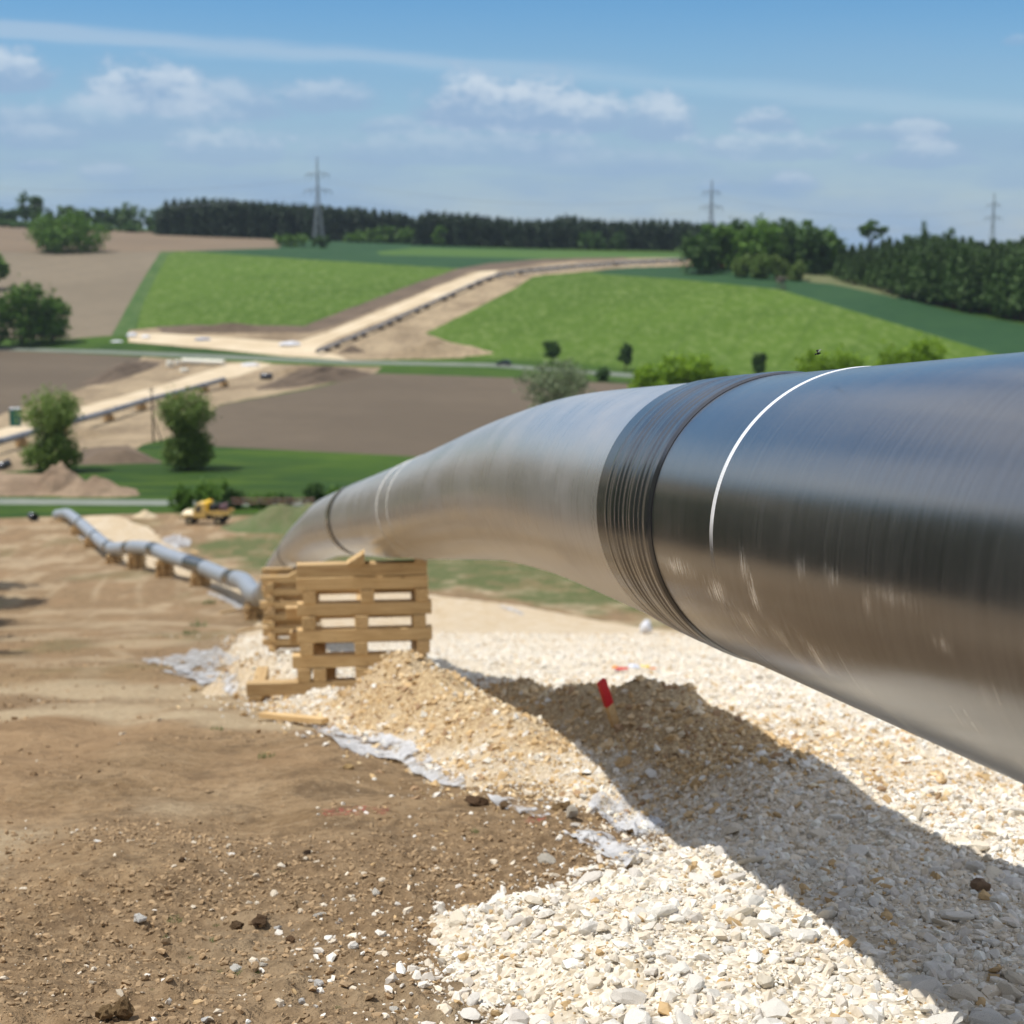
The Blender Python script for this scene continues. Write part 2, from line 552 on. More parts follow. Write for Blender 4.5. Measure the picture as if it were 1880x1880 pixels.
def grid_faces(a, b, wrap=False):
    i = np.arange(a - (0 if wrap else 1)); j = np.arange(b - 1)
    I, J = np.meshgrid(i, j, indexing='ij')
    I2 = (I + 1) % a
    return np.stack([I * b + J, I2 * b + J, I2 * b + J + 1, I * b + J + 1], -1).reshape(-1, 4)

th = np.concatenate([np.linspace(-180, -70, 45)[:-1], np.linspace(-70, -19, 70)[:-1], np.linspace(-19, 19, 430), np.linspace(19, 70, 60)[1:], np.linspace(70, 180, 40)[1:-1]]) * PI / 180
rr = np.concatenate([[0.05], np.exp(np.concatenate([np.linspace(math.log(.6), math.log(3.4), 40)[:-1], np.linspace(math.log(3.4), math.log(13), 240)[:-1], np.linspace(math.log(13), math.log(172), 210)]))])
X, Y = polar(th, rr)

GRASS_BANK = xy([(352, 1000), (400, 990), (452, 984), (500, 950), (560, 965), (800, 985), (1200, 1010), (1880, 1040), (1880, 1262), (1400, 1172), (1150, 1132), (960, 1100), (790, 1080), (640, 1074), (500, 1060), (385, 1015)], 80)
VERGE = xy([(-500, 915), (0, 925), (300, 930), (600, 930), (1000, 930), (1000, 952), (640, 950), (470, 948), (290, 942), (0, 941), (-500, 936)], 80)
SHADE_GRASS = [(-26, 17, 4), (-9.3, 25, 2.0)]
def mask_ground(X, Y):
    gr = sstep(-2.0, 2.5, poly_sd(X, Y, GRASS_BANK) + 5 * fbm(X * .35, Y * .12, 61, 4))
    gr = gr * (.62 + .38 * sstep(-.35, .1, fbm(X * .9, Y * .4, 63, 4)))
    ve = sstep(-1.5, 1.0, poly_sd(X, Y, VERGE) + 1.5 * fbm(X * .3, Y * .3, 62, 3))
    far_l = 0.35 * sstep(.15, .45, fbm(X * .3, Y * .09, 64, 4)) * sstep(18, 30, np.hypot(X, Y))
    pale = sstep(-.05, .35, fbm(X * .5 + 3, Y * .26, 71, 4))
    dark = sstep(.0, .4, fbm(X * .55 - 5, Y * .3, 81, 4))
    far_ = sstep(14, 28, np.hypot(X, Y)) * (X < -.12 * Y)
    ph = X * .95 + Y * .16 + 5.0 * fbm(X * .045 + 2, Y * .03, 33, 2)
    ln = np.abs((ph * .42) % 1.0 - .5) * 2
    pale = np.maximum(pale * (1 - .35 * far_), far_ * .5 * sstep(.72, .95, ln) * sstep(-.3, .2, fbm(X * .12, Y * .08, 35, 2)))
    dark = np.maximum(dark, far_ * .8 * sstep(.30, .08, ln) * sstep(-.25, .25, fbm(X * .2, Y * .12, 36, 3)))
    # a curved wheel track left of the cribs
    tr = np.abs(np.hypot(X + 19, (Y - 62) * .55) - 8.5)
    pale = np.maximum(pale, 0.8 * np.exp(-(tr / .6) ** 2) * (Y > 40) * (Y < 100))
    # roughly churned soil in the left corner
    d2 = sstep(0.5, 2.2, -X - 1.35 + (Y - 4.5) * -.18 + .8 * fbm(X * .8, Y * .8, 77, 3)) * sstep(11, 6, Y)
    dark = np.maximum(dark, .75 * d2)
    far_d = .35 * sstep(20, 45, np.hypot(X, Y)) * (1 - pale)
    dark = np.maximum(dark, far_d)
    out = sstep(120, 172, np.hypot(X, Y)) * (Y < 90)
    return np.stack([np.maximum(np.maximum(gr * .95, ve), np.maximum(far_l, out)), pale * (1 - d2), dark], -1)

mg = mask_ground(X.ravel(), Y.ravel())
Zg = ground_z(X, Y)
Zg[:, -1] -= 0.3
sdg = poly_sd(X.ravel(), Y.ravel(), GRAVEL).reshape(X.shape)

m, t, b = new_mat('dirt')
g = t.node('ShaderNodeNewGeometry'); pos = g.outputs['Position']
at_ = t.node('ShaderNodeAttribute'); at_.attribute_name = 'mask'
sp = t.node('ShaderNodeSeparateColor'); t.l.new(at_.outputs['Color'], sp.inputs[0])
n1 = t.noise(pos, 1.6, 6, 0.65); n2 = t.noise(pos, 14, 5, 0.6); n3 = t.noise(pos, 60, 4, 0.6)
flat = t.map(pos, (1, .45, 1))
n4 = t.noise(flat, 0.33, 5, 0.6)
c = t.mix(t.ramp(n1, .3, .7), (.215, .14, .072), (.345, .24, .135))
n5 = t.noise(t.map(pos, (1, .6, 1)), 2.6, 6, .75)
c = t.mix(t.m('MULTIPLY', t.ramp(n5, .52, .36), .8), c, (.135, .09, .05))
c = t.mix(t.m('MULTIPLY', t.ramp(n2, .48, .72), .55), c, (.38, .285, .175))
c = t.mix(t.m('MULTIPLY', t.ramp(n2, .5, .28), .6), c, (.125, .085, .05))
c = t.mix(t.m('MULTIPLY', t.ramp(n3, .45, .30), .45), c, (.10, .07, .045))
c = t.mix(t.m('MULTIPLY', t.ramp(n4, .45, .62), .35), c, (.36, .23, .125))
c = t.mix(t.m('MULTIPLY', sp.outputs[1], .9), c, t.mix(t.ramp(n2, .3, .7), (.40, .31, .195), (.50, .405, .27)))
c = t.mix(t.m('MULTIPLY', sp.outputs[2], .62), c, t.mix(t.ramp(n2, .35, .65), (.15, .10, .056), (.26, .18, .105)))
gn = t.noise(pos, .8, 6, .7)
gm_ = t.m('MULTIPLY', sp.outputs[0], t.ramp(t.m('ADD', gn, t.m('MULTIPLY', sp.outputs[0], .25)), .34, .70))
c = t.mix(gm_, c, t.mix(t.ramp(t.noise(pos, 3.5, 5), .35, .65), (.06, .095, .026), (.135, .14, .06)))
t.l.new(c, b.inputs['Base Color']); b.inputs['Roughness'].default_value = .95; b.inputs['Specular IOR Level'].default_value = .15
bn = t.node('ShaderNodeBump'); bn.inputs['Strength'].default_value = 1.0; bn.inputs['Distance'].default_value = .045
t.l.new(t.m('ADD', t.m('MULTIPLY', n2, 1.0), t.m('MULTIPLY', n3, .35)), bn.inputs['Height']); t.l.new(bn.outputs[0], b.inputs['Normal'])
M_DIRT = m

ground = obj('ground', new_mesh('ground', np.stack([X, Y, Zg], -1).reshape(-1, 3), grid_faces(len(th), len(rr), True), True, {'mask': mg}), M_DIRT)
tag(ground, 'bare brown churned soil sloping down to the valley beside the white gravel', kind='structure')

# ------------------------------------------------------------------ gravel road sheet
m, t, b = new_mat('gravel_fines')
g = t.node('ShaderNodeNewGeometry'); pos = g.outputs['Position']
at_ = t.node('ShaderNodeAttribute'); at_.attribute_name = 'ochre'
vo = t.node('ShaderNodeTexVoronoi'); t.l.new(pos, vo.inputs['Vector']); vo.inputs['Scale'].default_value = 38
vo2 = t.node('ShaderNodeTexVoronoi'); t.l.new(pos, vo2.inputs['Vector']); vo2.inputs['Scale'].default_value = 12
hs = t.node('ShaderNodeSeparateColor'); t.l.new(vo.outputs['Color'], hs.inputs[0])
hs2 = t.node('ShaderNodeSeparateColor'); t.l.new(vo2.outputs['Color'], hs2.inputs[0])
white = t.mix(t.ramp(hs.outputs[0], 0, 1), (.52, .44, .32), (.80, .73, .61))
white = t.mix(t.m('MULTIPLY', t.ramp(hs2.outputs[1], .55, 1), .5), white, (.82, .77, .67))
och = t.mix(t.ramp(hs.outputs[1], 0, 1), (.34, .215, .10), (.58, .44, .25))
c = t.mix(t.m('MULTIPLY', at_.outputs['Fac'], .9), white, och)
c = t.mix(t.m('MULTIPLY', t.ramp(t.noise(pos, .55, 5, .6), .42, .7), .35), c, (.47, .37, .24))
t.l.new(c, b.inputs['Base Color']); b.inputs['Roughness'].default_value = .95; b.inputs['Specular IOR Level'].default_value = .1
bn = t.node('ShaderNodeBump'); bn.inputs['Strength'].default_value = 1.0; bn.inputs['Distance'].default_value = .02
t.l.new(t.m('SUBTRACT', 1.0, vo.outputs['Distance']), bn.inputs['Height']); t.l.new(bn.outputs[0], b.inputs['Normal'])
M_GRAV = m

th2 = np.concatenate([np.linspace(-20, 20, 470), np.linspace(20, 80, 60)[1:], np.linspace(80, 190, 24)[1:]]) * PI / 180
rr2 = np.exp(np.linspace(math.log(.5), math.log(170), 470))
X2, Y2 = polar(th2, rr2)
sd2 = poly_sd(X2.ravel(), Y2.ravel(), GRAVEL).reshape(X2.shape)
Z2 = gravel_z(X2, Y2, sd2)
cover = (Z2 > ground_z(X2, Y2) - 0.12)
f2 = grid_faces(len(th2), len(rr2))
f2 = f2[cover.ravel()[f2].any(1)]
def ochre(X, Y):
    b_ = 1.15 * sstep(.015, .14, berm(X, Y)) * sstep(8.0, 8.8, Y) * sstep(17.5, 15.5, Y)
    e_ = .55 * sstep(.9, .1, poly_sd(X, Y, GRAVEL)) * sstep(7.5, 9, Y)
    f_ = .45 * sstep(2.2, 1.2, np.abs(X + .18 * Y - 2.9) + .4 * fbm(X * 1.5, Y * 1.5, 5, 3)) * sstep(7, 9, Y) * (1 - sstep(14, 20, Y))
    g_ = .62 * sstep(35, 80, np.hypot(X, Y))
    return np.clip(np.maximum(np.maximum(np.maximum(b_, e_), f_), g_) * (1 + .6 * fbm(X * 2, Y * 2, 91, 3)), 0, 1)
used = np.unique(f2); remap = -np.ones(X2.size, int); remap[used] = np.arange(len(used))
gv = np.stack([X2, Y2, Z2], -1).reshape(-1, 3)[used]
gravel_road = obj('gravel_road', new_mesh('gravel_road', gv, remap[f2], True, {'ochre': ochre(gv[:, 0], gv[:, 1])}), M_GRAV)
tag(gravel_road, 'cream white crushed limestone track running down the hill under the pipeline', kind='structure')

def surf(X, Y):
    X = np.asarray(X, float); Y = np.asarray(Y, float)
    return np.maximum(ground_z(X, Y), gravel_z(X, Y))
def surf1(x, y):
    return float(surf(np.array([x]), np.array([y]))[0])

def hit_surf(px, py):
    """where the sight line meets dirt or gravel, berms included"""
    d = ray(px, py)
    Ys = np.exp(np.linspace(math.log(2.5), math.log(175), 900))
    Xs = d[0] / d[1] * Ys; g_ = d[2] / d[1] * Ys - surf(Xs, Ys)
    k = np.nonzero(g_ <= 0)[0]
    if len(k) == 0: return hit(px, py)
    j = max(k[0], 1); tt = g_[j - 1] / (g_[j - 1] - g_[j]); Y = Ys[j - 1] + tt * (Ys[j] - Ys[j - 1]); X = d[0] / d[1] * Y
    return np.array([X, Y, surf1(X, Y)])

# ------------------------------------------------------------------ stones
def rock_shape(seed, n=20, flat=.65):
    bm = bmesh.new()
    bmesh.ops.create_icosphere(bm, subdivisions={20: 1, 80: 2, 320: 3}[n], radius=1.0)
    r_ = random.Random(seed)
    # cut a few planes for angular faces
    pl = []
    for k in range(9):
        v = Vector((r_.gauss(0, 1), r_.gauss(0, 1), r_.gauss(0, 1))).normalized()
        pl.append((v, r_.uniform(.42, .8)))
    for v in bm.verts:
        for (nn, dd) in pl:
            q = v.co.dot(nn)
            if q > dd: v.co -= nn * (q - dd)
        v.co *= r_.uniform(.90, 1.08)
        v.co.x *= 1.15; v.co.y *= .9; v.co.z *= flat
    V = np.array([v.co[:] for v in bm.verts]); Fc = np.array([[v.index for v in f.verts] for f in bm.faces])
    bm.free()
    return V, Fc
def octa(seed):
    r_ = np.random.default_rng(seed)
    V = np.array([[1, 0, 0], [-1, 0, 0], [0, 1, 0], [0, -1, 0], [0, 0, .7], [0, 0, -.7]], float) + r_.normal(0, .16, (6, 3))
    Fc = np.array([[0, 2, 4], [2, 1, 4], [1, 3, 4], [3, 0, 4], [2, 0, 5], [1, 2, 5], [3, 1, 5], [0, 3, 5]])
    return V, Fc
SHAPES20 = [rock_shape(k) for k in range(10)]
SHAPES8 = [octa(k) for k in range(8)]

def scatter(name, P, size, colr, shapes, mat, parent=None, sink=.25, seed=0, tilt=.6):
    r_ = np.random.default_rng(seed)
    n = len(P); which = r_.integers(0, len(shapes), n)
    VV = []; FF = []; CC = []; off = 0
    for k, (V, Fc) in enumerate(shapes):
        idx = np.nonzero(which == k)[0]; mN = len(idx)
        if mN == 0: continue
        a = r_.uniform(0, 2 * PI, mN); bx = r_.normal(0, tilt, mN); by = r_.normal(0, tilt, mN)
        ca, sa, cb_, sb, cc, s_c = np.cos(a), np.sin(a), np.cos(bx), np.sin(bx), np.cos(by), np.sin(by)
        Rz = np.zeros((mN, 3, 3)); Rz[:, 0, 0] = ca; Rz[:, 0, 1] = -sa; Rz[:, 1, 0] = sa; Rz[:, 1, 1] = ca; Rz[:, 2, 2] = 1
        Rx = np.zeros((mN, 3, 3)); Rx[:, 0, 0] = 1; Rx[:, 1, 1] = cb_; Rx[:, 1, 2] = -sb; Rx[:, 2, 1] = sb; Rx[:, 2, 2] = cb_
        Ry = np.zeros((mN, 3, 3)); Ry[:, 1, 1] = 1; Ry[:, 0, 0] = cc; Ry[:, 0, 2] = s_c; Ry[:, 2, 0] = -s_c; Ry[:, 2, 2] = cc
        Rm = Rz @ Rx @ Ry
        S = size[idx][:, None, None] * (V[None] * r_.uniform(.75, 1.25, (mN, 1, 3)))
        W = np.einsum('nij,nkj->nki', Rm, S) + P[idx][:, None, :]
        W[:, :, 2] += size[idx][:, None] * (.5 - sink) * .6
        VV.append(W.reshape(-1, 3)); nv = len(V)
        FF.append((Fc[None] + (np.arange(mN) * nv)[:, None, None]).reshape(-1, 3) + off)
        CC.append(np.repeat(colr[idx], nv, 0)); off += mN * nv
    me = new_mesh(name, np.vstack(VV), np.vstack(FF), False, {'tint': np.vstack(CC)})
    o = obj(name, me, mat, parent)
    return o

m, t, b = new_mat('stone')
a_ = t.node('ShaderNodeAttribute'); a_.attribute_name = 'tint'
tcn = t.node('ShaderNodeNewGeometry')
n_ = t.noise(tcn.outputs['Position'], 70, 4, .6)
c = t.mix(t.ramp(n_, .3, .7, 0, .28), a_.outputs['Color'], (.42, .33, .22))
t.l.new(c, b.inputs['Base Color']); b.inputs['Roughness'].default_value = .9; b.inputs['Specular IOR Level'].default_value = .2
bn = t.node('ShaderNodeBump'); bn.inputs['Strength'].default_value = .35; bn.inputs['Distance'].default_value = .004
t.l.new(t.noise(tcn.outputs['Position'], 180, 3), bn.inputs['Height']); t.l.new(bn.outputs[0], b.inputs['Normal'])
M_STONE = m

WH = np.array([.84, .805, .73]); CR = np.array([.77, .69, .56]); OC = np.array([.54, .375, .19]); GY = np.array([.64, .60, .54]); BR = np.array([.25, .16, .09])
def stone_cols(n, och, r_):
    u = r_.random(n); base = np.where((u < .5)[:, None], WH, np.where((u < .82)[:, None], CR, np.where((u < .93)[:, None], GY, OC)))
    u2 = r_.random(n)
    oc = np.where((u2 < .12)[:, None], WH * [.95, .86, .70], np.where((u2 < .42)[:, None], CR * [.98, .84, .62], np.where((u2 < .88)[:, None], OC * 1.08, BR * 1.5)))
    pick = r_.random(n) < och
    c_ = np.where(pick[:, None], oc, base)
    return np.clip(c_ * r_.uniform(.82, 1.12, (n, 1)), 0, .85)

def sample(n, x0, x1, y0, y1, r_):
    return np.stack([r_.uniform(x0, x1, n), r_.uniform(y0, y1, n)], -1)

def inview(p, mx=.36, my=.0):
    return (np.abs(p[:, 0] / np.maximum(p[:, 1], .1)) < mx)

def gravel_layer(name, n, yr, smin, smax, shapes, seed, keep=None, label=None, xr=(-1.6, 7.0)):
    r_ = np.random.default_rng(seed)
    p = sample(n, xr[0], xr[1], yr[0], yr[1], r_)
    p = p[inview(p, .37)]
    sd = poly_sd(p[:, 0], p[:, 1], GRAVEL)
    if yr[0] > 8.5:
        q_ = (p[:, 1] - yr[0]) / (yr[1] - yr[0]); kk = r_.random(len(p)) > sstep(.55, 1, q_); p = p[kk]; sd = sd[kk]
    spill = (sd > .02) | (r_.random(len(p)) < np.exp(sd / .16) * .5)
    p = p[spill]; sd = sd[spill]
    s = smin * (smax / smin) ** (r_.random(len(p)) ** 2.2)
    z = surf(p[:, 0], p[:, 1])
    col_ = stone_cols(len(p), ochre(p[:, 0], p[:, 1]) * .95, r_)
    o = scatter(name, np.column_stack([p, z]), s, col_, shapes, M_STONE, seed=seed)
    tag(o, label, 'gravel', kind='stuff')
    return o

gravel_layer('gravel', 30000, (3.6, 9.0), .009, .037, SHAPES20, 5, label='loose white limestone gravel covering the bed in front', xr=(-1.5, 3.4))
gravel_layer('gravel', 52000, (3.6, 10.0), .005, .012, SHAPES8, 6, label='fine limestone chips filling the near gravel bed', xr=(-1.5, 3.7))
gravel_layer('gravel', 42000, (9.0, 22.0), .014, .045, SHAPES8, 7, label='tan and white stones on the berm and track beyond', xr=(-4.5, 7.0))
gravel_layer('gravel', 34000, (17.0, 62.0), .025, .06, SHAPES8, 8, label='distant pale stones on the gravel track behind the crib', xr=(-12, 12))

# the 280 largest-looking stones of the near bed are pieces of their own
r_ = np.random.default_rng(77)
M_ROCKS = []
for k, cc_ in enumerate([WH, WH * .93, CR, GY * 1.15, OC]):
    M_ROCKS.append(simple('rock_%d' % k, tuple(cc_), tuple(cc_ * .72), 22, .9, bump=.5, bscale=60, lo=.45, hi=.75, spec=.2, rnd=.06))
def rock_mesh(seed, mat):
    V, Fc = rock_shape(seed, 80)
    me = new_mesh('stone', V, Fc, False); me.materials.append(mat); return me
ROCKS = [[rock_mesh(200 + k, mm) for k in range(7)] for mm in M_ROCKS]
cnt = 0
while cnt < 285:
    y = 3.9 * (9.0 / 3.9) ** (r_.random() ** 1.25); x = r_.uniform(-1.3, 3.1)
    if abs(x / y) > .35: continue
    sd = float(poly_sd(np.array([x]), np.array([y]), GRAVEL)[0])
    if sd < -.02 or r_.random() > (1.0 if y < 6.6 else .55): continue
    s = .022 + .034 * r_.random() ** 2.5
    oc_ = float(ochre(np.array([x]), np.array([y]))[0])
    mi = (4 if r_.random() < oc_ else int(r_.choice([0, 0, 0, 1, 1, 2, 2, 3])))
    o = bpy.data.objects.new('stone', ROCKS[mi][int(r_.integers(0, 7))]); COL.objects.link(o)
    o.parent = gravel_road
    o.location = (x, y, surf1(x, y) + s * .25); o.rotation_euler = (r_.normal(0, .4), r_.normal(0, .4), r_.uniform(0, 6.28))
    o.scale = (s * r_.uniform(.8, 1.4), s * r_.uniform(.8, 1.2), s * r_.uniform(.7, 1.1))
    cnt += 1

# clods and crumbs of earth on the bare soil
def clods(name, n, yr, xr, s0, s1, shapes, seed, label, dens=1.0):
    r_ = np.random.default_rng(seed)
    p = sample(n, xr[0], xr[1], yr[0], yr[1], r_); p = p[inview(p, .37)]
    sd = poly_sd(p[:, 0], p[:, 1], GRAVEL)
    mk_ = mask_ground(p[:, 0], p[:, 1])
    pr = .10 + .85 * mk_[:, 2] + .5 * sstep(.1, .5, fbm(p[:, 0] * 1.1, p[:, 1] * 1.1, 15, 3))
    pr = pr * (1 - .7 * mk_[:, 1])
    k = (sd < -.02) & (r_.random(len(p)) < pr * dens)
    p = p[k]; q_ = (p[:, 1] - yr[0]) / (yr[1] - yr[0]); p = p[r_.random(len(p)) > sstep(.75, 1, q_)]
    s = s0 * (s1 / s0) ** (r_.random(len(p)) ** 2.2)
    base = np.array([.33, .225, .125]); u = r_.random((len(p), 1))
    c_ = base * (.68 + .6 * u); w_ = (r_.random(len(p)) < .035)
    c_[w_] = np.array([.60, .53, .42])
    o = scatter(name, np.column_stack([p, ground_z(p[:, 0], p[:, 1])]), s, c_, shapes, M_STONE, seed=seed + 1)
    tag(o, label, 'soil crumbs', kind='stuff')
clods('soil_crumbs', 60000, (3.8, 9), (-3.2, 1.8), .003, .022, SHAPES20, 101, 'small brown clods and crumbs strewn over the near bare soil', .8)
clods('soil_crumbs', 15000, (8.5, 26), (-9, 1), .010, .042, SHAPES8, 102, 'brown clods on the bare soil further down the slope', .6)
clods('soil_crumbs', 16000, (19, 75), (-26, 1), .02, .08, SHAPES8, 103, 'scattered clods on the bare soil far down the slope', .6)

# pale stones strayed on the soil along the gravel edge
r_ = np.random.default_rng(303)
p = sample(2600, -3.0, 1.4, 3.9, 8.5, r_); p = p[inview(p)]
sd = poly_sd(p[:, 0], p[:, 1], GRAVEL)
k = (sd < 0) & (r_.random(len(p)) < np.exp(sd / .55) * .55 + .012)
p = p[k]; s = .008 + .022 * r_.random(len(p)) ** 3
tag(scatter('stray_stones', np.column_stack([p, ground_z(p[:, 0], p[:, 1])]), s, stone_cols(len(p), np.full(len(p), .1), r_), SHAPES20, M_STONE, seed=9),
    'pale stones strayed over the brown soil along the gravel edge', 'stones', kind='stuff')

# ------------------------------------------------------------------ far land: fields, roads, tracks in one triangulation
REG = []   # name, label, photo polygon, material key ; later ones lie on top
REG.append(('field', 'tan ploughed field on the far left hillside', [(-700, 466), (0, 461), (295, 462), (270, 500), (235, 560), (205, 616), (130, 622), (-700, 622)], 'tan'))
REG.append(('field', 'reddish brown bare field along the left skyline', [(-700, 414), (0, 413), (180, 418), (300, 424), (420, 434), (520, 441), (512, 455), (420, 460), (300, 462), (-700, 466)], 'reddish'))
REG.append(('field', 'dark blue green crop below the far wood', [(180, 420), (300, 424), (600, 440), (900, 456), (1262, 468), (1262, 476), (1000, 478), (842, 493), (600, 478), (340, 461), (512, 455), (520, 441), (420, 434)], 'teal'))
REG.append(('field', 'lighter green strip of crop under the far wood', [(690, 462), (760, 455), (900, 458), (1262, 467), (1262, 474), (1000, 475), (860, 472), (700, 468)], 'lime'))
REG.append(('field', 'bright green barley field left of the track', [(326, 461), (420, 466), (560, 476), (700, 485), (842, 493), (760, 520), (600, 582), (560, 598), (350, 597), (250, 606), (262, 560), (288, 505), (308, 468)], 'barley'))
REG.append(('grass_strip', 'dark grass strip with wheel tracks beside the tan field', [(295, 462), (326, 461), (308, 468), (288, 505), (262, 560), (245, 612), (205, 618), (235, 560), (270, 500)], 'strip'))
REG.append(('field', 'dark green crop on the right slope below the wood', [(1075, 502), (1150, 489), (1262, 484), (1440, 505), (1540, 520), (1640, 544), (1760, 575), (1880, 596), (2200, 640), (2300, 740), (1880, 690), (1810, 645), (1600, 582), (1430, 532), (1250, 514)], 'teal'))
REG.append(('field', 'bright green barley field right of the track', [(980, 506), (1080, 501), (1250, 513), (1430, 531), (1600, 581), (1810, 644), (1980, 700), (2000, 742), (1400, 690), (1190, 678), (1000, 661), (862, 656), (858, 640), (780, 611), (860, 572), (940, 531)], 'barley'))
REG.append(('rough_grass', 'pale rough grass along the edge of the pine wood', [(1440, 503), (1490, 500), (1560, 515), (1700, 545), (1640, 546), (1540, 524), (1440, 512)], 'rough'))
REG.append(('construction_strip', 'sandy soil strip climbing the far hill', [(235, 628), (238, 606), (350, 596), (560, 598), (600, 582), (760, 521), (842, 493), (900, 483), (1000, 475), (1272, 473), (1272, 488), (1150, 491), (1060, 500), (980, 507), (940, 532), (860, 573), (780, 612), (860, 640), (852, 657), (640, 662), (400, 642)], 'strip_soil'))
REG.append(('topsoil_berm', 'dark stripped topsoil bordering the upper track', [(285, 600), (350, 596), (560, 598), (600, 582), (760, 521), (842, 493), (900, 483), (1000, 475), (1150, 472), (1150, 475), (1000, 483), (925, 495), (870, 497), (620, 598), (570, 611), (420, 612), (300, 612)], 'topsoil'))
REG.append(('gravel_track', 'cream gravel track climbing the far hill', [(235, 611), (300, 612), (420, 620), (540, 629), (600, 610), (700, 571), (800, 528), (880, 499), (915, 497), (902, 509), (800, 549), (700, 588), (620, 620), (580, 640), (620, 652), (640, 661), (520, 654), (400, 641), (236, 627)], 'cream'))
REG.append(('field', 'brown ploughed field in the valley on the left', [(-700, 648), (0, 643), (130, 648), (262, 655), (240, 680), (140, 716), (60, 738), (0, 762), (-700, 850)], 'brown'))
REG.append(('construction_strip', 'sandy soil strip crossing the valley', [(-700, 850), (0, 762), (60, 738), (140, 716), (240, 680), (262, 655), (400, 662), (480, 668), (700, 674), (690, 684), (560, 714), (405, 742), (330, 800), (262, 816), (240, 832), (140, 852), (0, 868), (-700, 900)], 'strip_soil'))
REG.append(('gravel_track', 'cream gravel track crossing the valley', [(-700, 912), (-250, 855), (0, 788), (150, 747), (300, 706), (420, 668), (470, 664), (500, 668), (440, 690), (300, 722), (150, 763), (0, 806), (-250, 872), (-700, 930)], 'cream'))
REG.append(('topsoil_patch', 'dark soil patch behind the willows', [(150, 822), (235, 818), (300, 850), (140, 854)], 'topsoil'))
REG.append(('field', 'large brown ploughed field in the valley', [(330, 802), (405, 743), (560, 716), (690, 685), (950, 694), (1190, 707), (1500, 735), (1500, 900), (900, 850), (760, 838), (400, 820), (300, 815)], 'brown'))
REG.append(('road', 'narrow grey country road across the valley', [(-700, 624), (0, 638), (200, 643), (400, 651), (640, 662), (900, 667), (1190, 688), (1500, 712), (1500, 719), (1190, 695), (900, 673), (640, 668), (400, 658), (200, 649), (0, 643), (-700, 630)], 'asphalt'))
REG.append(('soil_patch', 'brown bare earth round the soil heap at left', [(-700, 872), (0, 868), (80, 870), (250, 898), (255, 910), (0, 911), (-700, 908)], 'topsoil2'))
REG.append(('road', 'pale farm road crossing at the foot of the slope', [(-900, 914), (0, 915), (310, 918), (700, 920), (1300, 922), (1300, 930), (700, 929), (310, 928), (0, 926), (-900, 926)], 'concrete'))

def fieldmat(name, c1, c2, c3=None, rowrot=.3, rows=0.0, scale=.02, rough=.9, spots=None, st=(1, 1, 1), tram=0):
    m, t, b = new_mat(name)
    g = t.node('ShaderNodeNewGeometry'); pos = g.outputs['Position']
    a = t.noise(t.map(pos, st), scale, 6, .6); bb = t.noise(t.map(pos, st), scale * 9, 5, .6)
    c = t.mix(t.ramp(a, .32, .68), c1, c2)
    c = t.mix(t.m('MULTIPLY', t.ramp(bb, .4, .7), .5), c, c3 or c2)
    if rows:
        wv = t.node('ShaderNodeTexWave'); wv.bands_direction = 'X'
        t.l.new(t.map(pos, (1, 1, 1), (0, 0, 0), (0, 0, rowrot)), wv.inputs[0])
        wv.inputs['Scale'].default_value = .12; wv.inputs['Distortion'].default_value = 1.2; wv.inputs['Detail'].default_value = 3
        c = t.mix(t.m('MULTIPLY', wv.outputs[1], rows), c, c1)
    if tram:
        tw = t.node('ShaderNodeTexWave'); tw.bands_direction = 'X'; t.l.new(t.map(pos, (1, 1, 1), (0, 0, 0), (0, 0, tram)), tw.inputs[0]); tw.inputs['Scale'].default_value = .018; tw.inputs['Distortion'].default_value = .6; tw.inputs['Detail Scale'].default_value = .3
        c = t.mix(t.ramp(tw.outputs[1], .93, .99, 0, .45), c, c1)
    if spots:
        vn = t.noise(t.map(pos, (1, .35, 1), (0, 0, 0), (0, 0, .2)), .38, 7, .8)
        c = t.mix(t.m('MULTIPLY', t.ramp(vn, .46, .66), .55), c, spots)
    t.l.new(c, b.inputs['Base Color']); b.inputs['Roughness'].default_value = rough; b.inputs['Specular IOR Level'].default_value = .12
    bn = t.node('ShaderNodeBump'); bn.inputs['Strength'].default_value = .5; bn.inputs['Distance'].default_value = .3
    t.l.new(t.noise(pos, 1.2, 4, .7), bn.inputs['Height']); t.l.new(bn.outputs[0], b.inputs['Normal'])
    return m
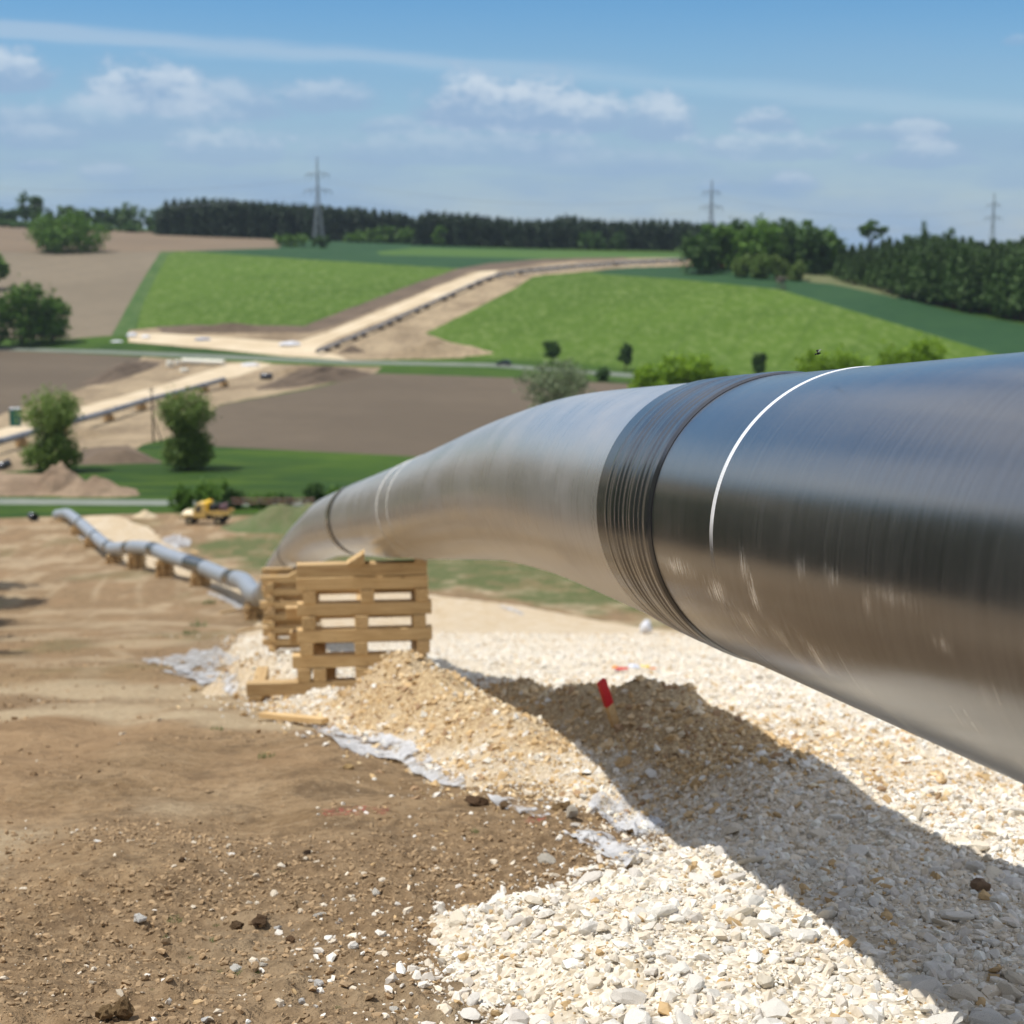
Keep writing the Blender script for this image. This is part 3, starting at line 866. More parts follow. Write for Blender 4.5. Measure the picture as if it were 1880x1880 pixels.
FM = {
    'meadow': fieldmat('meadow', (.020, .050, .010), (.048, .100, .010), (.085, .135, .014), scale=.03, st=(.35, 1, 1)),
    'tan': fieldmat('tan_field', (.170, .140, .098), (.205, .168, .118), (.15, .125, .09), tram=.5, rows=.3, rowrot=.5),
    'reddish': fieldmat('reddish_field', (.172, .130, .088), (.20, .150, .10), (.155, .120, .085), rows=.2),
    'teal': fieldmat('dark_crop', (.020, .058, .024), (.027, .070, .028), (.034, .082, .028), rows=.2, rowrot=.8),
    'lime': fieldmat('light_crop', (.055, .115, .028), (.07, .13, .03)),
    'barley': fieldmat('barley_field', (.052, .100, .010), (.070, .128, .013), (.078, .138, .018), spots=(.18, .235, .075), scale=.02, st=(.5, 1, 1), tram=.35),
    'strip': fieldmat('grass_strip', (.04, .095, .02), (.075, .125, .035), (.10, .13, .06), scale=.1, st=(3, 1, 1)),
    'rough': fieldmat('rough_grass', (.10, .13, .055), (.16, .15, .08), (.08, .12, .04), scale=.15),
    'strip_soil': fieldmat('strip_soil', (.215, .160, .100), (.385, .30, .19), (.125, .096, .064), scale=.07, st=(1, .6, 1)),
    'topsoil': fieldmat('topsoil', (.095, .072, .052), (.145, .108, .076), (.18, .135, .095), scale=.08),
    'topsoil2': fieldmat('bare_earth', (.22, .155, .105), (.33, .245, .165), (.15, .115, .08), scale=.12),
    'cream': fieldmat('track_gravel', (.50, .40, .265), (.62, .52, .37), (.45, .36, .24), scale=.08),
    'brown': fieldmat('brown_field', (.112, .088, .062), (.14, .110, .077), (.100, .080, .057), rows=.35, rowrot=1.2),
    'asphalt': fieldmat('country_road', (.14, .165, .14), (.18, .20, .165), scale=.2),
    'concrete': fieldmat('farm_road', (.155, .18, .15), (.21, .23, .195), scale=.3)}

def th_l(p):
    return (math.atan2(p[0], p[1]), math.log(math.hypot(p[0], p[1])))
regs = []
for (nm, lb, poly, mk) in REG:
    q = []
    for p_ in dense(poly, 9):
        jj = (1.3 if mk in ('strip_soil', 'topsoil', 'topsoil2', 'rough') else .45)
        q.append(th_l(hit(p_[0] + jj * 2 * float(vnoise(p_[0] * .11, p_[1] * .3, 5)), p_[1] + jj * float(vnoise(p_[0] * .17 + 9, p_[1] * .4, 6)))))
    regs.append(q)
L0, L1 = math.log(168.0), math.log(2600.0)
gth = np.concatenate([np.linspace(-80, -21, 50)[:-1], np.linspace(-21, 21, 150), np.linspace(21, 80, 50)[1:]]) * PI / 180
glr = np.concatenate([np.linspace(L0, math.log(1000), 110), np.linspace(math.log(1000), L1, 24)[1:]])
pts = []
for i, a in enumerate(gth):
    for j, l in enumerate(glr):
        jx = 0 if j in (0, len(glr) - 1) or i in (0, len(gth) - 1) else .35
        pts.append((a + random.uniform(-jx, jx) * .0049, l + random.uniform(-jx, jx) * .016))
edges = []
for q in regs:
    k0 = len(pts)
    q = [(min(max(a, gth[0] + 1e-4), gth[-1] - 1e-4), max(l, L0 + 1e-4)) for a, l in q]
    pts += q
    edges += [(k0 + i, k0 + (i + 1) % len(q)) for i in range(len(q))]
res = geometry.delaunay_2d_cdt([Vector(p_) for p_ in pts], edges, [], 0, 1e-6, False)
V2 = np.array([v[:] for v in res[0]]); T2 = np.array([f for f in res[2]], int)
cen = V2[T2].mean(1)
owner = np.full(len(T2), -1)
for k, q in enumerate(regs):
    s_ = poly_sd(cen[:, 0], cen[:, 1], q)
    owner[s_ > 0] = k
RX = np.exp(V2[:, 1]) * np.sin(V2[:, 0]); RY = np.exp(V2[:, 1]) * np.cos(V2[:, 0]); RZ = tz(RX, RY)
V3 = np.stack([RX, RY, RZ], -1)
# make faces look up
def up_faces(T):
    A = V3[T[:, 1]] - V3[T[:, 0]]; B = V3[T[:, 2]] - V3[T[:, 0]]
    fl = np.cross(A, B)[:, 2] < 0
    T = T.copy(); T[fl] = T[fl][:, ::-1]; return T
T2 = up_faces(T2)
for k in range(-1, len(REG)):
    T = T2[owner == k]
    if len(T) == 0: continue
    u = np.unique(T); rm = -np.ones(len(V3), int); rm[u] = np.arange(len(u))
    if k < 0: nm, lb, mk = 'meadow', 'green meadow and grass verges filling the valley floor', 'meadow'
    else: nm, lb, _, mk = REG[k]
    o = obj(nm, new_mesh(nm, V3[u], rm[T], True), FM[mk]); tag(o, lb, kind='structure')
# land behind and far to the sides
tb = np.linspace(79, 281, 60) * PI / 180; rb = np.exp(np.linspace(math.log(165), math.log(2600), 40))
XB, YB = polar(tb, rb)
o = obj('hills', new_mesh('hills', np.stack([XB, YB, tz(XB, YB) - .15], -1).reshape(-1, 3), grid_faces(len(tb), len(rb))[:, ::-1], True), FM['meadow'])
tag(o, 'open grassland behind and to the sides', kind='structure')
# ------------------------------------------------------------------ pipeline on the near slope
_vp = ray(422, 781); DIR = _vp / np.linalg.norm(_vp)
def _perp(v):
    v = v - DIR * (v @ DIR); return v / np.linalg.norm(v)
_a, _b = _perp(ray(1880, 646)), _perp(ray(1880, 1440))
_h = math.acos(float(_a @ _b)) / 2
A0 = (_a + _b) / np.linalg.norm(_a + _b) * (0.5 / math.sin(_h))
def straight(Y): return A0 + DIR * ((Y - A0[1]) / DIR[1])
AX = [straight(y) for y in (-16, -10, -4, 0, 2, 4, 6, 7.4, 8.4)]
AX += [at(820, 926, 14.2) + np.array([0, -3.2, 0]) + np.array([.2 * 3.1, 0, .205 * 3.2])]
for q in [(820, 926, 14.2), (720, 945, 18), (660, 954, 22), (612, 966, 26), (560, 1000, 36), (512, 1045, 58), (486, 1094, 74), (468, 1094, 80), (447, 1066, 86), (414, 1060, 92), (370, 1040, 100),
          (305, 1019, 107), (285, 1008, 110), (250, 1004, 116), (208, 1008, 123), (190, 998, 128), (150, 962, 145), (124, 942, 157), (105, 945, 162)]:
    AX.append(at(*q))
AX = np.array(AX)
_yy = np.concatenate([np.arange(-16, 40, .1), np.arange(40, 162, .35), [162]])
PX = np.interp(_yy, AX[:, 1], AX[:, 0]); PZ = np.interp(_yy, AX[:, 1], AX[:, 2])
def _sm(v, y):
    o = v.copy()
    for i in range(len(v)):
        s_ = .55 if y[i] < 30 else 1.1
        lo, hi_ = np.searchsorted(y, (y[i] - 3 * s_, y[i] + 3 * s_))
        if lo == 0 or hi_ >= len(y): continue
        k_ = np.exp(-((y[lo:hi_] - y[i]) / s_) ** 2 / 2) * np.gradient(y)[lo:hi_]
        o[i] = (v[lo:hi_] * k_).sum() / k_.sum()
    return o
PX = _sm(PX, _yy); PZ = _sm(PZ, _yy)
def axis_at(Y):
    return np.array([np.interp(Y, _yy, PX), Y, np.interp(Y, _yy, PZ)])

def sweep(name, Ys, rad_f, mat, parent, n=96, caps=False, ax=axis_at, inner=False):
    C = np.array([ax(y) for y in Ys]); D = np.gradient(C, axis=0); D /= np.linalg.norm(D, axis=1)[:, None]
    E1 = np.cross(D, [0, 0, 1.0]); E1 /= np.linalg.norm(E1, axis=1)[:, None]; E2 = np.cross(E1, D)
    a = np.linspace(0, 2 * PI, n + 1)
    R_ = np.array([rad_f(y) if callable(rad_f) else rad_f for y in Ys])
    P3 = C[:, None] + R_[:, None, None] * (np.cos(a)[None, :, None] * E1[:, None] + np.sin(a)[None, :, None] * E2[:, None])
    uv = np.stack(np.broadcast_arrays((a / (2 * PI))[None, :], np.asarray(Ys)[:, None]), -1).reshape(-1, 2)
    Fc = grid_faces(len(Ys), n + 1)
    V = P3.reshape(-1, 3)
    me = new_mesh(name, V, Fc, True, uv=uv)
    return obj(name, me, mat, parent)

def pipemat(name, base, metal, rough, dust, dustc=(.36, .30, .23), spec=.5, streak=.5, scuff=False):
    m, t, b = new_mat(name)
    uvn = t.node('ShaderNodeUVMap'); uvn.uv_map = 'UVMap'
    uv = uvn.outputs[0]
    g = t.node('ShaderNodeNewGeometry'); pos = g.outputs['Position']
    st = t.noise(t.map(uv, (5, 34, 1)), 1.0, 6, .68)                 # marks running round the pipe
    st2 = t.noise(t.map(uv, (14, 190, 1), (3, 1, 0), (0, 0, .02)), 1.0, 5, .7)
    cl = t.noise(t.map(uv, (7, 1.1, 1)), 1.0, 5, .6)
    fine = t.noise(pos, 260, 3, .6)
    c = t.mix(t.ramp(st, .35, .7), tuple(v * .92 for v in base), tuple(v * 1.08 for v in base))
    d = t.m('MULTIPLY', t.ramp(t.m('ADD', t.m('MULTIPLY', st2, .6), t.m('MULTIPLY', cl, .6)), .52, .85), dust)
    sx = t.node('ShaderNodeSeparateXYZ'); t.l.new(uv, sx.inputs[0])
    low = t.ramp(t.m('ADD', sx.outputs[0], t.m('MULTIPLY', t.m('SUBTRACT', cl, .5), .1)), .53, .70)
    d = t.m('MAXIMUM', d, t.m('MULTIPLY', low, t.m('MULTIPLY', t.ramp(st2, .3, .75, .15, 1.0), dust * .9)))
    sc_ = None
    if scuff:
        for (u0, v0, du, dv, k_) in [(.540, 5.10, .012, .22, .9), (.553, 4.72, .018, .13, .8), (.575, 4.52, .02, .10, .6), (.545, 4.36, .024, .05, .8), (.520, 4.40, .022, .05, .5), (.578, 4.28, .016, .06, .5), (.590, 4.04, .022, .06, .8),
                                     (.64, 3.75, .03, .05, .35), (.665, 3.4, .03, .08, .35), (.61, 4.2, .03, .06, .35), (.507, 3.95, .012, .05, .3), (.508, 3.75, .010, .06, .3), (.52, 3.55, .014, .035, .25), (.512, 3.42, .008, .16, .22), (.535, 3.2, .008, .05, .3)]:
            du_ = t.m('DIVIDE', t.m('SUBTRACT', sx.outputs[0], u0), du); dv_ = t.m('DIVIDE', t.m('SUBTRACT', sx.outputs[1], v0), dv)
            r_2 = t.m('SQRT', t.m('ADD', t.m('MULTIPLY', du_, du_), t.m('MULTIPLY', dv_, dv_)))
            mk = t.m('MULTIPLY', t.ramp(t.m('ADD', t.m('SUBTRACT', 1.35, r_2), t.m('MULTIPLY', t.m('SUBTRACT', t.noise(t.map(uv, (34, 60, 1), (0, 0, 0), (0, 0, .15)), 1.0, 8, .82), .5), 5.0)), .2, 1.7), min(1, k_ * 1.25))
            sc_ = mk if sc_ is None else t.m('MAXIMUM', sc_, mk)
        sc_ = t.m('MULTIPLY', sc_, t.ramp(st2, .36, .58, .1, 1.0))
        # thin hair scratches low on the flank
        h = t.ramp(t.noise(t.map(uv, (7, 170, 1), (0, 0, 0), (0, 0, .012)), 1.0, 4, .7), .55, .63)
        h = t.m('MULTIPLY', t.m('MULTIPLY', h, t.ramp(sx.outputs[0], .50, .60)), t.ramp(t.noise(t.map(uv, (30, 3, 1)), 1.0, 3), .42, .62, 0, .55))
        sc_ = t.m('MAXIMUM', sc_, h)
    c = t.mix(d, c, dustc)
    if sc_ is not None: c = t.mix(sc_, c, (.86, .83, .76))
    t.l.new(c, b.inputs['Base Color'])
    mtl = t.m('MULTIPLY', t.m('SUBTRACT', 1.0, d), metal)
    if sc_ is not None: mtl = t.m('MULTIPLY', mtl, t.m('SUBTRACT', 1.0, sc_))
    t.l.new(mtl, b.inputs['Metallic'])
    rr_ = t.m('ADD', t.m('MULTIPLY', t.ramp(st, .3, .7), .05), t.m('ADD', rough, t.m('MULTIPLY', d, .35)))
    t.l.new(rr_, b.inputs['Roughness'])
    b.inputs['Specular IOR Level'].default_value = spec
    bn = t.node('ShaderNodeBump'); bn.inputs['Strength'].default_value = streak; bn.inputs['Distance'].default_value = .0022
    t.l.new(t.m('ADD', t.m('MULTIPLY', st, 1.0), t.m('ADD', t.m('MULTIPLY', st2, .35), t.m('MULTIPLY', fine, .18))), bn.inputs['Height']); t.l.new(bn.outputs[0], b.inputs['Normal'])
    if name == 'black_coating': pass
    return m
M_PB = pipemat('black_coating', (.235, .24, .25), .90, .17, .11, streak=.2, scuff=True)
M_PG = pipemat('grey_coating', (.60, .605, .61), .82, .26, .34, (.36, .325, .29), streak=.3)
M_PS = pipemat('sleeve_wrap', (.105, .11, .12), .8, .20, .0, streak=.10)
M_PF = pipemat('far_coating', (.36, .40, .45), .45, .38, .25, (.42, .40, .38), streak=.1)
M_GLINT = simple('glint_ring', (.86, .88, .90), (.74, .76, .78), 12, .34, metal=.85, spec=.6)
m, t, b = new_mat('painted_glint'); uvn = t.node('ShaderNodeUVMap'); uvn.uv_map = 'UVMap'; sx = t.node('ShaderNodeSeparateXYZ'); t.l.new(uvn.outputs[0], sx.inputs[0])
glint_fade = t.ramp(t.m('ADD', sx.outputs[0], t.m('MULTIPLY', t.m('SUBTRACT', t.noise(t.map(uvn.outputs[0], (30, 60, 1)), 1.0, 4), .5), .03)), .475, .535)
t.l.new(t.mix(glint_fade, (.92, .94, .96), (.12, .12, .12)), b.inputs['Base Color']); b.inputs['Roughness'].default_value = .35; b.inputs['Metallic'].default_value = .3
trn = t.node('ShaderNodeBsdfTransparent'); mxr = t.node('ShaderNodeMixShader'); t.l.new(glint_fade, mxr.inputs[0]); t.l.new(b.outputs[0], mxr.inputs[1]); t.l.new(trn.outputs[0], mxr.inputs[2]); t.l.new(mxr.outputs[0], t.n['Material Output'].inputs[0])
M_GLINT = m  # specular glint painted as a thin white line, faded out down the flank
M_CHALK = simple('pale_mark', (.70, .69, .66), (.5, .49, .46), 30, .6)
M_DARKIN = simple('pipe_inside', (.015, .015, .016), None, 1, .8)

pl = empty('pipeline', axis_at(17.3) + np.array([0, 0, -.5]), label='large welded steel gas pipeline, black coated in front, running down the slope on timber cribs', cat='pipeline')
def rel(o):
    o.matrix_parent_inverse = Matrix.Translation(-pl.location); return o
def ys(a, b, s): return np.linspace(a, b, max(2, int((b - a) / s) + 1))
o = rel(sweep('pipe_section', ys(-16, 5.36, .12), .5, M_PB, pl, 160)); o['label'] = 'glossy black pipe length with chalky scuffs'
o = rel(sweep('pipe_section', ys(6.08, 21.1, .12), .5, M_PG, pl, 128)); o['label'] = 'dusty grey bent pipe length'
# ribbed wrap over the weld
def ridge(y):
    u = (y - 5.34) / (6.12 - 5.34)
    e = min(1, u / .03, (1 - u) / .03)
    rb_ = 0.0
    if u < .80:
        rb_ = .0022 * (.5 + .5 * math.cos((u - .06) * 2 * PI / .088)) ** 2 + .0008 * math.sin(u * 90)
    return .5015 + .008 * max(0, e) + rb_
o = rel(sweep('joint_sleeve', ys(5.34, 6.12, .006), ridge, M_PS, pl, 144)); o['label'] = 'ribbed black sleeve wrapped over the weld'
def torus_r(y0, w_, h_):
    return lambda y: .4995 + h_ * math.sqrt(max(0, 1 - ((y - y0) / (w_ / 2)) ** 2))
for (y0, w_, h_, mt, lb) in [(4.68, .033, .0026, M_GLINT, 'bright glint line painted round the pipe, fading low on the flank'), (15.4, .05, .006, M_CHALK, None), (14.6, .04, .004, M_CHALK, 'pale chalk ring')]:
    o = rel(sweep('weld_ring_or_glint', np.linspace(y0 - w_ / 2, y0 + w_ / 2, 11), torus_r(y0, w_, h_), mt, pl, 144))
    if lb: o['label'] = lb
o = rel(sweep('joint_sleeve', ys(21.0, 21.6, .03), .517, M_PS, pl, 96))
prev = 21.55
for (y0, y1) in [(40.0, 40.6), (57, 57.6), (73.5, 74.5), (88.3, 90.6), (98.6, 102.4), (109.2, 111.0), (117.4, 118.6), (124.2, 125.4), (133, 134), (145, 146.2)]:
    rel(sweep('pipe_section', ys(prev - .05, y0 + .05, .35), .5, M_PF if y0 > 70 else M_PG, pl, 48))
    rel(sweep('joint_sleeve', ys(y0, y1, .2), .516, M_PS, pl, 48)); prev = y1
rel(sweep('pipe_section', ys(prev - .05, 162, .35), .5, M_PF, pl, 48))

# ------------------------------------------------------------------ timber cribs
m, t, b = new_mat('sawn_timber')
tcn = t.node('ShaderNodeTexCoord'); ov = tcn.outputs['Object']; oi = t.node('ShaderNodeObjectInfo')
addv = t.node('ShaderNodeVectorMath', operation='ADD'); t.l.new(ov, addv.inputs[0])
cx = t.node('ShaderNodeCombineXYZ'); t.l.new(t.m('MULTIPLY', oi.outputs['Random'], 37), cx.inputs[0]); t.l.new(t.m('MULTIPLY', oi.outputs['Random'], 91), cx.inputs[1]); t.l.new(cx.outputs[0], addv.inputs[1])
gr = t.noise(t.map(addv.outputs[0], (1.2, 16, 16)), 2.0, 6, .65, .6)
kn = t.noise(t.map(addv.outputs[0], (3, 7, 7)), 1.7, 2, .5)
c = t.mix(t.ramp(gr, .3, .7), (.66, .475, .245), (.50, .325, .15))
c = t.mix(t.m('MULTIPLY', t.ramp(kn, .68, .76), .8), c, (.14, .07, .03))
gy_ = t.ramp(t.m('FRACT', t.m('MULTIPLY', oi.outputs['Random'], 5.7)), .45, 1.0, 0, .55)
c = t.mix(gy_, c, t.mix(t.ramp(gr, .3, .7), (.42, .29, .165), (.28, .185, .10)))
h = t.node('ShaderNodeHueSaturation'); t.l.new(c, h.inputs['Color']); t.l.new(t.ramp(oi.outputs['Random'], 0, 1, .82, 1.12, False), h.inputs['Value'])
t.l.new(h.outputs[0], b.inputs['Base Color']); b.inputs['Roughness'].default_value = .8; b.inputs['Specular IOR Level'].default_value = .25
bn = t.node('ShaderNodeBump'); bn.inputs['Strength'].default_value = .4; bn.inputs['Distance'].default_value = .004
t.l.new(gr, bn.inputs['Height']); t.l.new(bn.outputs[0], b.inputs['Normal'])
M_WOOD = m
BM = {}
def beam_mesh(L, w_=.145, h_=.143):
    k = (round(L, 2), w_, h_)
    if k not in BM:
        mb = MB(); mb.box((0, 0, 0), (L, w_, h_), bevel=.006); me = mb.mesh('beam'); me.materials.append(M_WOOD); BM[k] = me
    return BM[k]
def beam(par, c, L, along='x', jit=.012, w_=.145, h_=.143):
    rz = 0 if along == 'x' else PI / 2
    return obj('beam', beam_mesh(L, w_, h_), None, par, (c[0] + random.uniform(-jit, jit) * (along == 'y'), c[1] + random.uniform(-jit, jit) * (along == 'x'), c[2]), (0, 0, rz + random.uniform(-.02, .02)))
def wedge(par, c, s=.16, flip=1):
    mb = MB(); mb.prism([(-s, 0), (s * .5, 0), (s * .5, s * .95)], -.12, .12)
    return mb.build('wedge', M_WOOD, par, c, (0, 0, PI / 2 * flip))

H = .1475
C0 = at(655, 1290, 17.0)
crib = empty('timber_crib', (-1.70, 17.55, -5.18), (0, 0, .10), label='tallest stack of crossed pine beams, carrying the pipe beside the gravel heap', cat='timber crib', group='timber cribs under the pipeline')
yf, yb = -.50, .58
def zc(k): return (k + .5) * H
LONG = {1: [(-1.30, 1.05, yf), (-.75, .75, yb)], 3: [(-.79, .67, yf), (-.86, .62, yb)], 5: [(-.73, .76, yf), (-.90, .6, yb)], 7: [(-.72, .755, yf), (-.7, .72, yb)], 9: [(-.72, .72, yf)], 10: [(-.72, .71, yf)]}
for k, l_ in LONG.items():
    for (x0, x1, y_) in l_:
        beam(crib, ((x0 + x1) / 2, y_, zc(k)), x1 - x0)
for k, xs in {0: (-1.2, -.4, .5), 2: (-.66, -.50, -.02, .62), 4: (-.62, -.02, .65), 6: (-.59, -.01, .64), 8: (-.59, .04, .645), 10: ()}.items():
    for x_ in xs:
        beam(crib, (x_, (yf + yb) / 2, zc(k)), 1.26, 'y')
wedge(crib, (-.04, yf, H * 11), .13, -1); wedge(crib, (.62, yf, H * 11), .10, 1)

def small_crib(n, w_=1.15, label=None, name='timber_crib', nl=3, grp='timber cribs under the pipeline'):
    e = empty(name, (0, 0, 0), label=label, cat='timber crib', group=grp)
    for k in range(n):
        if k % 2: 
            for y_ in (-.42, .42): beam(e, (random.uniform(-.05, .05), y_, zc(k)), w_ + random.choice((0, .15)))
        else:
            for x_ in ((-.42, 0, .42) if nl == 3 else (-.45, .45)): beam(e, (x_, 0, zc(k)), 1.2, 'y')
    return e
def put_crib(Y, label, xo=0.0, rz=.15):
    a = axis_at(Y); x = a[0] + xo
    zg = surf1(x, Y) - .04; n = max(2, int(round((a[2] - .5 - zg) / H))); n -= (Y == 35.5)
    e = small_crib(n, 1.2, label, nl=2 if Y == 35.5 else 3); e.location = (x, Y, a[2] - .5 - n * H - .14 * (Y == 35.5))
    if Y == 35.5: wedge(e, (.1, -.42, n * H), .14, -1); e.rotation_euler = (0, 0, rz)
    return e
put_crib(35.5, 'second stack of crossed beams, just behind the tallest crib to its left', -.35, .08)
put_crib(52, 'low timber crib on the slope hidden mostly behind the front stacks')
put_crib(80, 'timber crib under the sharp downward kink of the pipe', .1, .3)
for (Y, lb) in [(100, 'timber crib under the pipe beside the long white plastic strip'), (107.5, 'timber crib next uphill of the wavy pipe dip, fourth visible from the camera'), (116, 'timber crib under the crest of the wavy pipe, left of the track'),
                (123, 'low timber crib at the bottom of the pipe sag'), (137, 'timber crib on the straight far stretch of pipe'), (148, 'small timber crib before the far pipe end'), (159, 'farthest timber crib, under the bent far end of the near pipeline')]:
    put_crib(Y, lb, 0, .45)

def log(name, p0, p1, Y0=None, w_=.1, h_=.05, label='', cat='plank', lift=.02):
    a = hit_surf(*p0); c_ = hit_surf(*p1); d = Vector(c_ - a); L = d.length
    mb = MB(); mb.box((0, 0, 0), (L, w_, h_), bevel=.004)
    o = mb.build(name, M_WOOD, None, (a + c_) / 2 + np.array([0, 0, h_ / 2 + lift]), d.to_track_quat('X', 'Z').to_euler())
    return tag(o, label, cat)
log('plank', (482, 1322), (598, 1334), w_=.09, h_=.05, label='pale split plank lying on the soil at the foot of the gravel heap', lift=.03)
log('plank', (405, 1128), (462, 1119), w_=.12, h_=.10, label='short board on the soil left of the cribs', lift=.05)
log('plank', (437, 1163), (480, 1156), w_=.12, h_=.10, label='short board in front of the second crib', lift=.05)
log('plank', (352, 1012), (362, 1016), w_=.2, h_=.08, label='stray board beside the far track edge')

# ------------------------------------------------------------------ plastic sheeting along the gravel edge
m, t, b = new_mat('plastic_film')
g = t.node('ShaderNodeNewGeometry')
n_ = t.noise(g.outputs['Position'], 5, 5, .65, .8)
t.l.new(t.mix(t.ramp(n_, .35, .65), (.50, .50, .50), (.72, .72, .73)), b.inputs['Base Color'])
b.inputs['Roughness'].default_value = .38; b.inputs['Specular IOR Level'].default_value = .6
bn = t.node('ShaderNodeBump'); bn.inputs['Strength'].default_value = .8; bn.inputs['Distance'].default_value = .02
t.l.new(t.noise(t.map(g.outputs['Position'], (1, .4, 1), rot=(0, 0, .8)), 16, 5, .6, 1.0), bn.inputs['Height']); t.l.new(bn.outputs[0], b.inputs['Normal'])
tr = t.node('ShaderNodeBsdfTransparent'); mx = t.node('ShaderNodeMixShader')
t.l.new(t.ramp(t.noise(t.map(g.outputs['Position'], (1, .6, 1)), 5.5, 5, .72), .42, .56, .04, .88), mx.inputs[0]); t.l.new(tr.outputs[0], mx.inputs[1]); t.l.new(b.outputs[0], mx.inputs[2])
t.l.new(mx.outputs[0], t.n['Material Output'].inputs[0])
M_FILM = m
def resamp(pl_, n):
    pl_ = np.array(pl_, float); s = np.concatenate([[0], np.cumsum(np.hypot(*np.diff(pl_, axis=0).T))]); u = np.linspace(0, s[-1], n)
    return np.stack([np.interp(u, s, pl_[:, 0]), np.interp(u, s, pl_[:, 1])], -1)
def sheet(label, A, B, n=40, mm=14, crumple=.03, seed=1, lift=.012, name='plastic_sheet', mat=None, cat='plastic sheet', ragged=True):
    a = resamp(A, n); b_ = resamp(B, n); Pw = []
    for i in range(n):
        pa = hit_surf(*a[i]); pb = hit_surf(*b_[i])
        for j in range(mm):
            u = j / (mm - 1)
            if ragged: u = u * (1 + .3 * float(vnoise(i * .22, 9.0, seed + 3))) + (1 - u) * .2 * float(vnoise(i * .3, 3.0, seed))
            p_ = pa[:2] * (1 - u) + pb[:2] * u
            Pw.append((p_[0], p_[1]))
    Pw = np.array(Pw); z = surf(Pw[:, 0], Pw[:, 1]) + lift * .4
    sc_ = 4 / max(.3, np.ptp(Pw[:, 0]))
    z = z + crumple * .55 * np.maximum(fbm(Pw[:, 0] * sc_ * 1.3 + Pw[:, 1] * .6, Pw[:, 1] * sc_ * .5, seed, 3) + .25, 0) * 1.6
    me = new_mesh(name, np.column_stack([Pw, z]), grid_faces(n, mm), True)
    return tag(obj(name, me, mat or M_FILM), label, cat, 'plastic sheeting along the gravel edge' if cat == 'plastic sheet' else None)
sheet('wide crumpled white plastic sheet on the soil left of the tallest crib', [(262, 1211), (330, 1203), (400, 1192), (440, 1200)], [(268, 1217), (315, 1227), (380, 1232), (436, 1228)], crumple=.07, seed=3, lift=.03)
sheet('lower crumpled white plastic sheet reaching towards the lowest crib beam', [(300, 1232), (340, 1233), (390, 1236), (436, 1240)], [(318, 1240), (350, 1252), (385, 1262), (428, 1278)], crumple=.07, seed=33, lift=.03)
sheet('narrow plastic strip edging the foot of the sunlit gravel heap', [(572, 1333), (600, 1339), (640, 1353), (700, 1346), (760, 1374), (800, 1405), (852, 1436)], [(592, 1352), (612, 1362), (650, 1385), (700, 1388), (742, 1408), (790, 1436), (856, 1454)], n=70, crumple=.05, seed=5, lift=.02)
sheet('small plastic strip with a pink mark beside the dark clods', [(893, 1460), (930, 1464), (960, 1478), (1002, 1488)], [(905, 1478), (940, 1492), (985, 1505), (1012, 1502)], crumple=.03, seed=7, lift=.015)
sheet('grey plastic sheet folded in the pipe shadow at the end of the heap', [(1078, 1482), (1108, 1466), (1160, 1482), (1224, 1518)], [(1085, 1502), (1130, 1528), (1180, 1550), (1218, 1538)], crumple=.07, seed=9, lift=.03)
sheet('flat grey plastic sheet lying on soil beside the white gravel tip', [(1034, 1530), (1090, 1528), (1150, 1545), (1200, 1556)], [(1062, 1552), (1105, 1572), (1150, 1592), (1172, 1594)], crumple=.04, seed=11, lift=.02)
sheet('long white plastic strip on the soil below the distant pipe', [(382, 1086), (420, 1098), (448, 1115)], [(380, 1091), (415, 1105), (440, 1124)], crumple=.08, seed=13, lift=.05)
sheet('bright white tarpaulin crumpled right of the far track', [(296, 990), (325, 984), (352, 994)], [(304, 1000), (325, 1008), (348, 1004)], crumple=.30, seed=15, lift=.1)
sheet('pale plastic scrap beside the far timber cribs', [(140, 975), (150, 982), (160, 992)], [(138, 980), (148, 990), (158, 1000)], crumple=.1, seed=16, lift=.06)
sheet('thin pale plastic scrap at the bank edge beyond the track', [(915, 1112), (940, 1117), (962, 1126)], [(920, 1118), (942, 1124), (960, 1131)], crumple=.1, seed=17, lift=.06)

M_WHITE = simple('white_plastic', (.72, .73, .76), (.55, .57, .62), 6, .5)
# white bag on the far gravel edge
p_ = hit_surf(1186, 1163)
bmx = bmesh.new(); bmesh.ops.create_icosphere(bmx, subdivisions=3, radius=.30)
for v in bmx.verts:
    k = 1 + .35 * float(fbm(np.array([v.co.x * 6]), np.array([v.co.z * 6 + v.co.y * 5]), 3, 3)[0]); v.co *= k
    v.co.x *= .75; v.co.z *= .95 if v.co.z < 0 else 1.25 - .6 * abs(v.co.x)
me = bpy.data.meshes.new('plastic_bag'); bmx.to_mesh(me); bmx.free()
tag(obj('plastic_bag', me, M_WHITE, None, p_ + np.array([0, 0, .2])), 'white plastic bag standing at the far edge of the gravel track', 'plastic bag')

# survey stake
m, t, b = new_mat('stake_paint')
tcn = t.node('ShaderNodeTexCoord')
b.inputs['Base Color'].default_value = (.62, .012, .02, 1); b.inputs['Roughness'].default_value = .55
M_RED = m
a = hit_surf(1130, 1330); top = at(1104, 1250, a[1] - .10)
stk = empty('survey_stake', a, label='wooden survey stake with red painted top leaning in the shaded gravel', cat='survey stake')
mb = MB(); d = Vector(top - a); rot = d.to_track_quat('Z', 'X').to_matrix().to_4x4(); mid = .46
mb.box(tuple(d * (mid / 2 - .1)), (.062, .030, d.length * (mid + .2)), rot); mb.build('shaft', M_WOOD, stk)
mb = MB(); mb.box(tuple(d * ((1 + mid) / 2)), (.064, .032, d.length * (1 - mid)), rot); o = mb.build('painted_top', M_RED, stk)

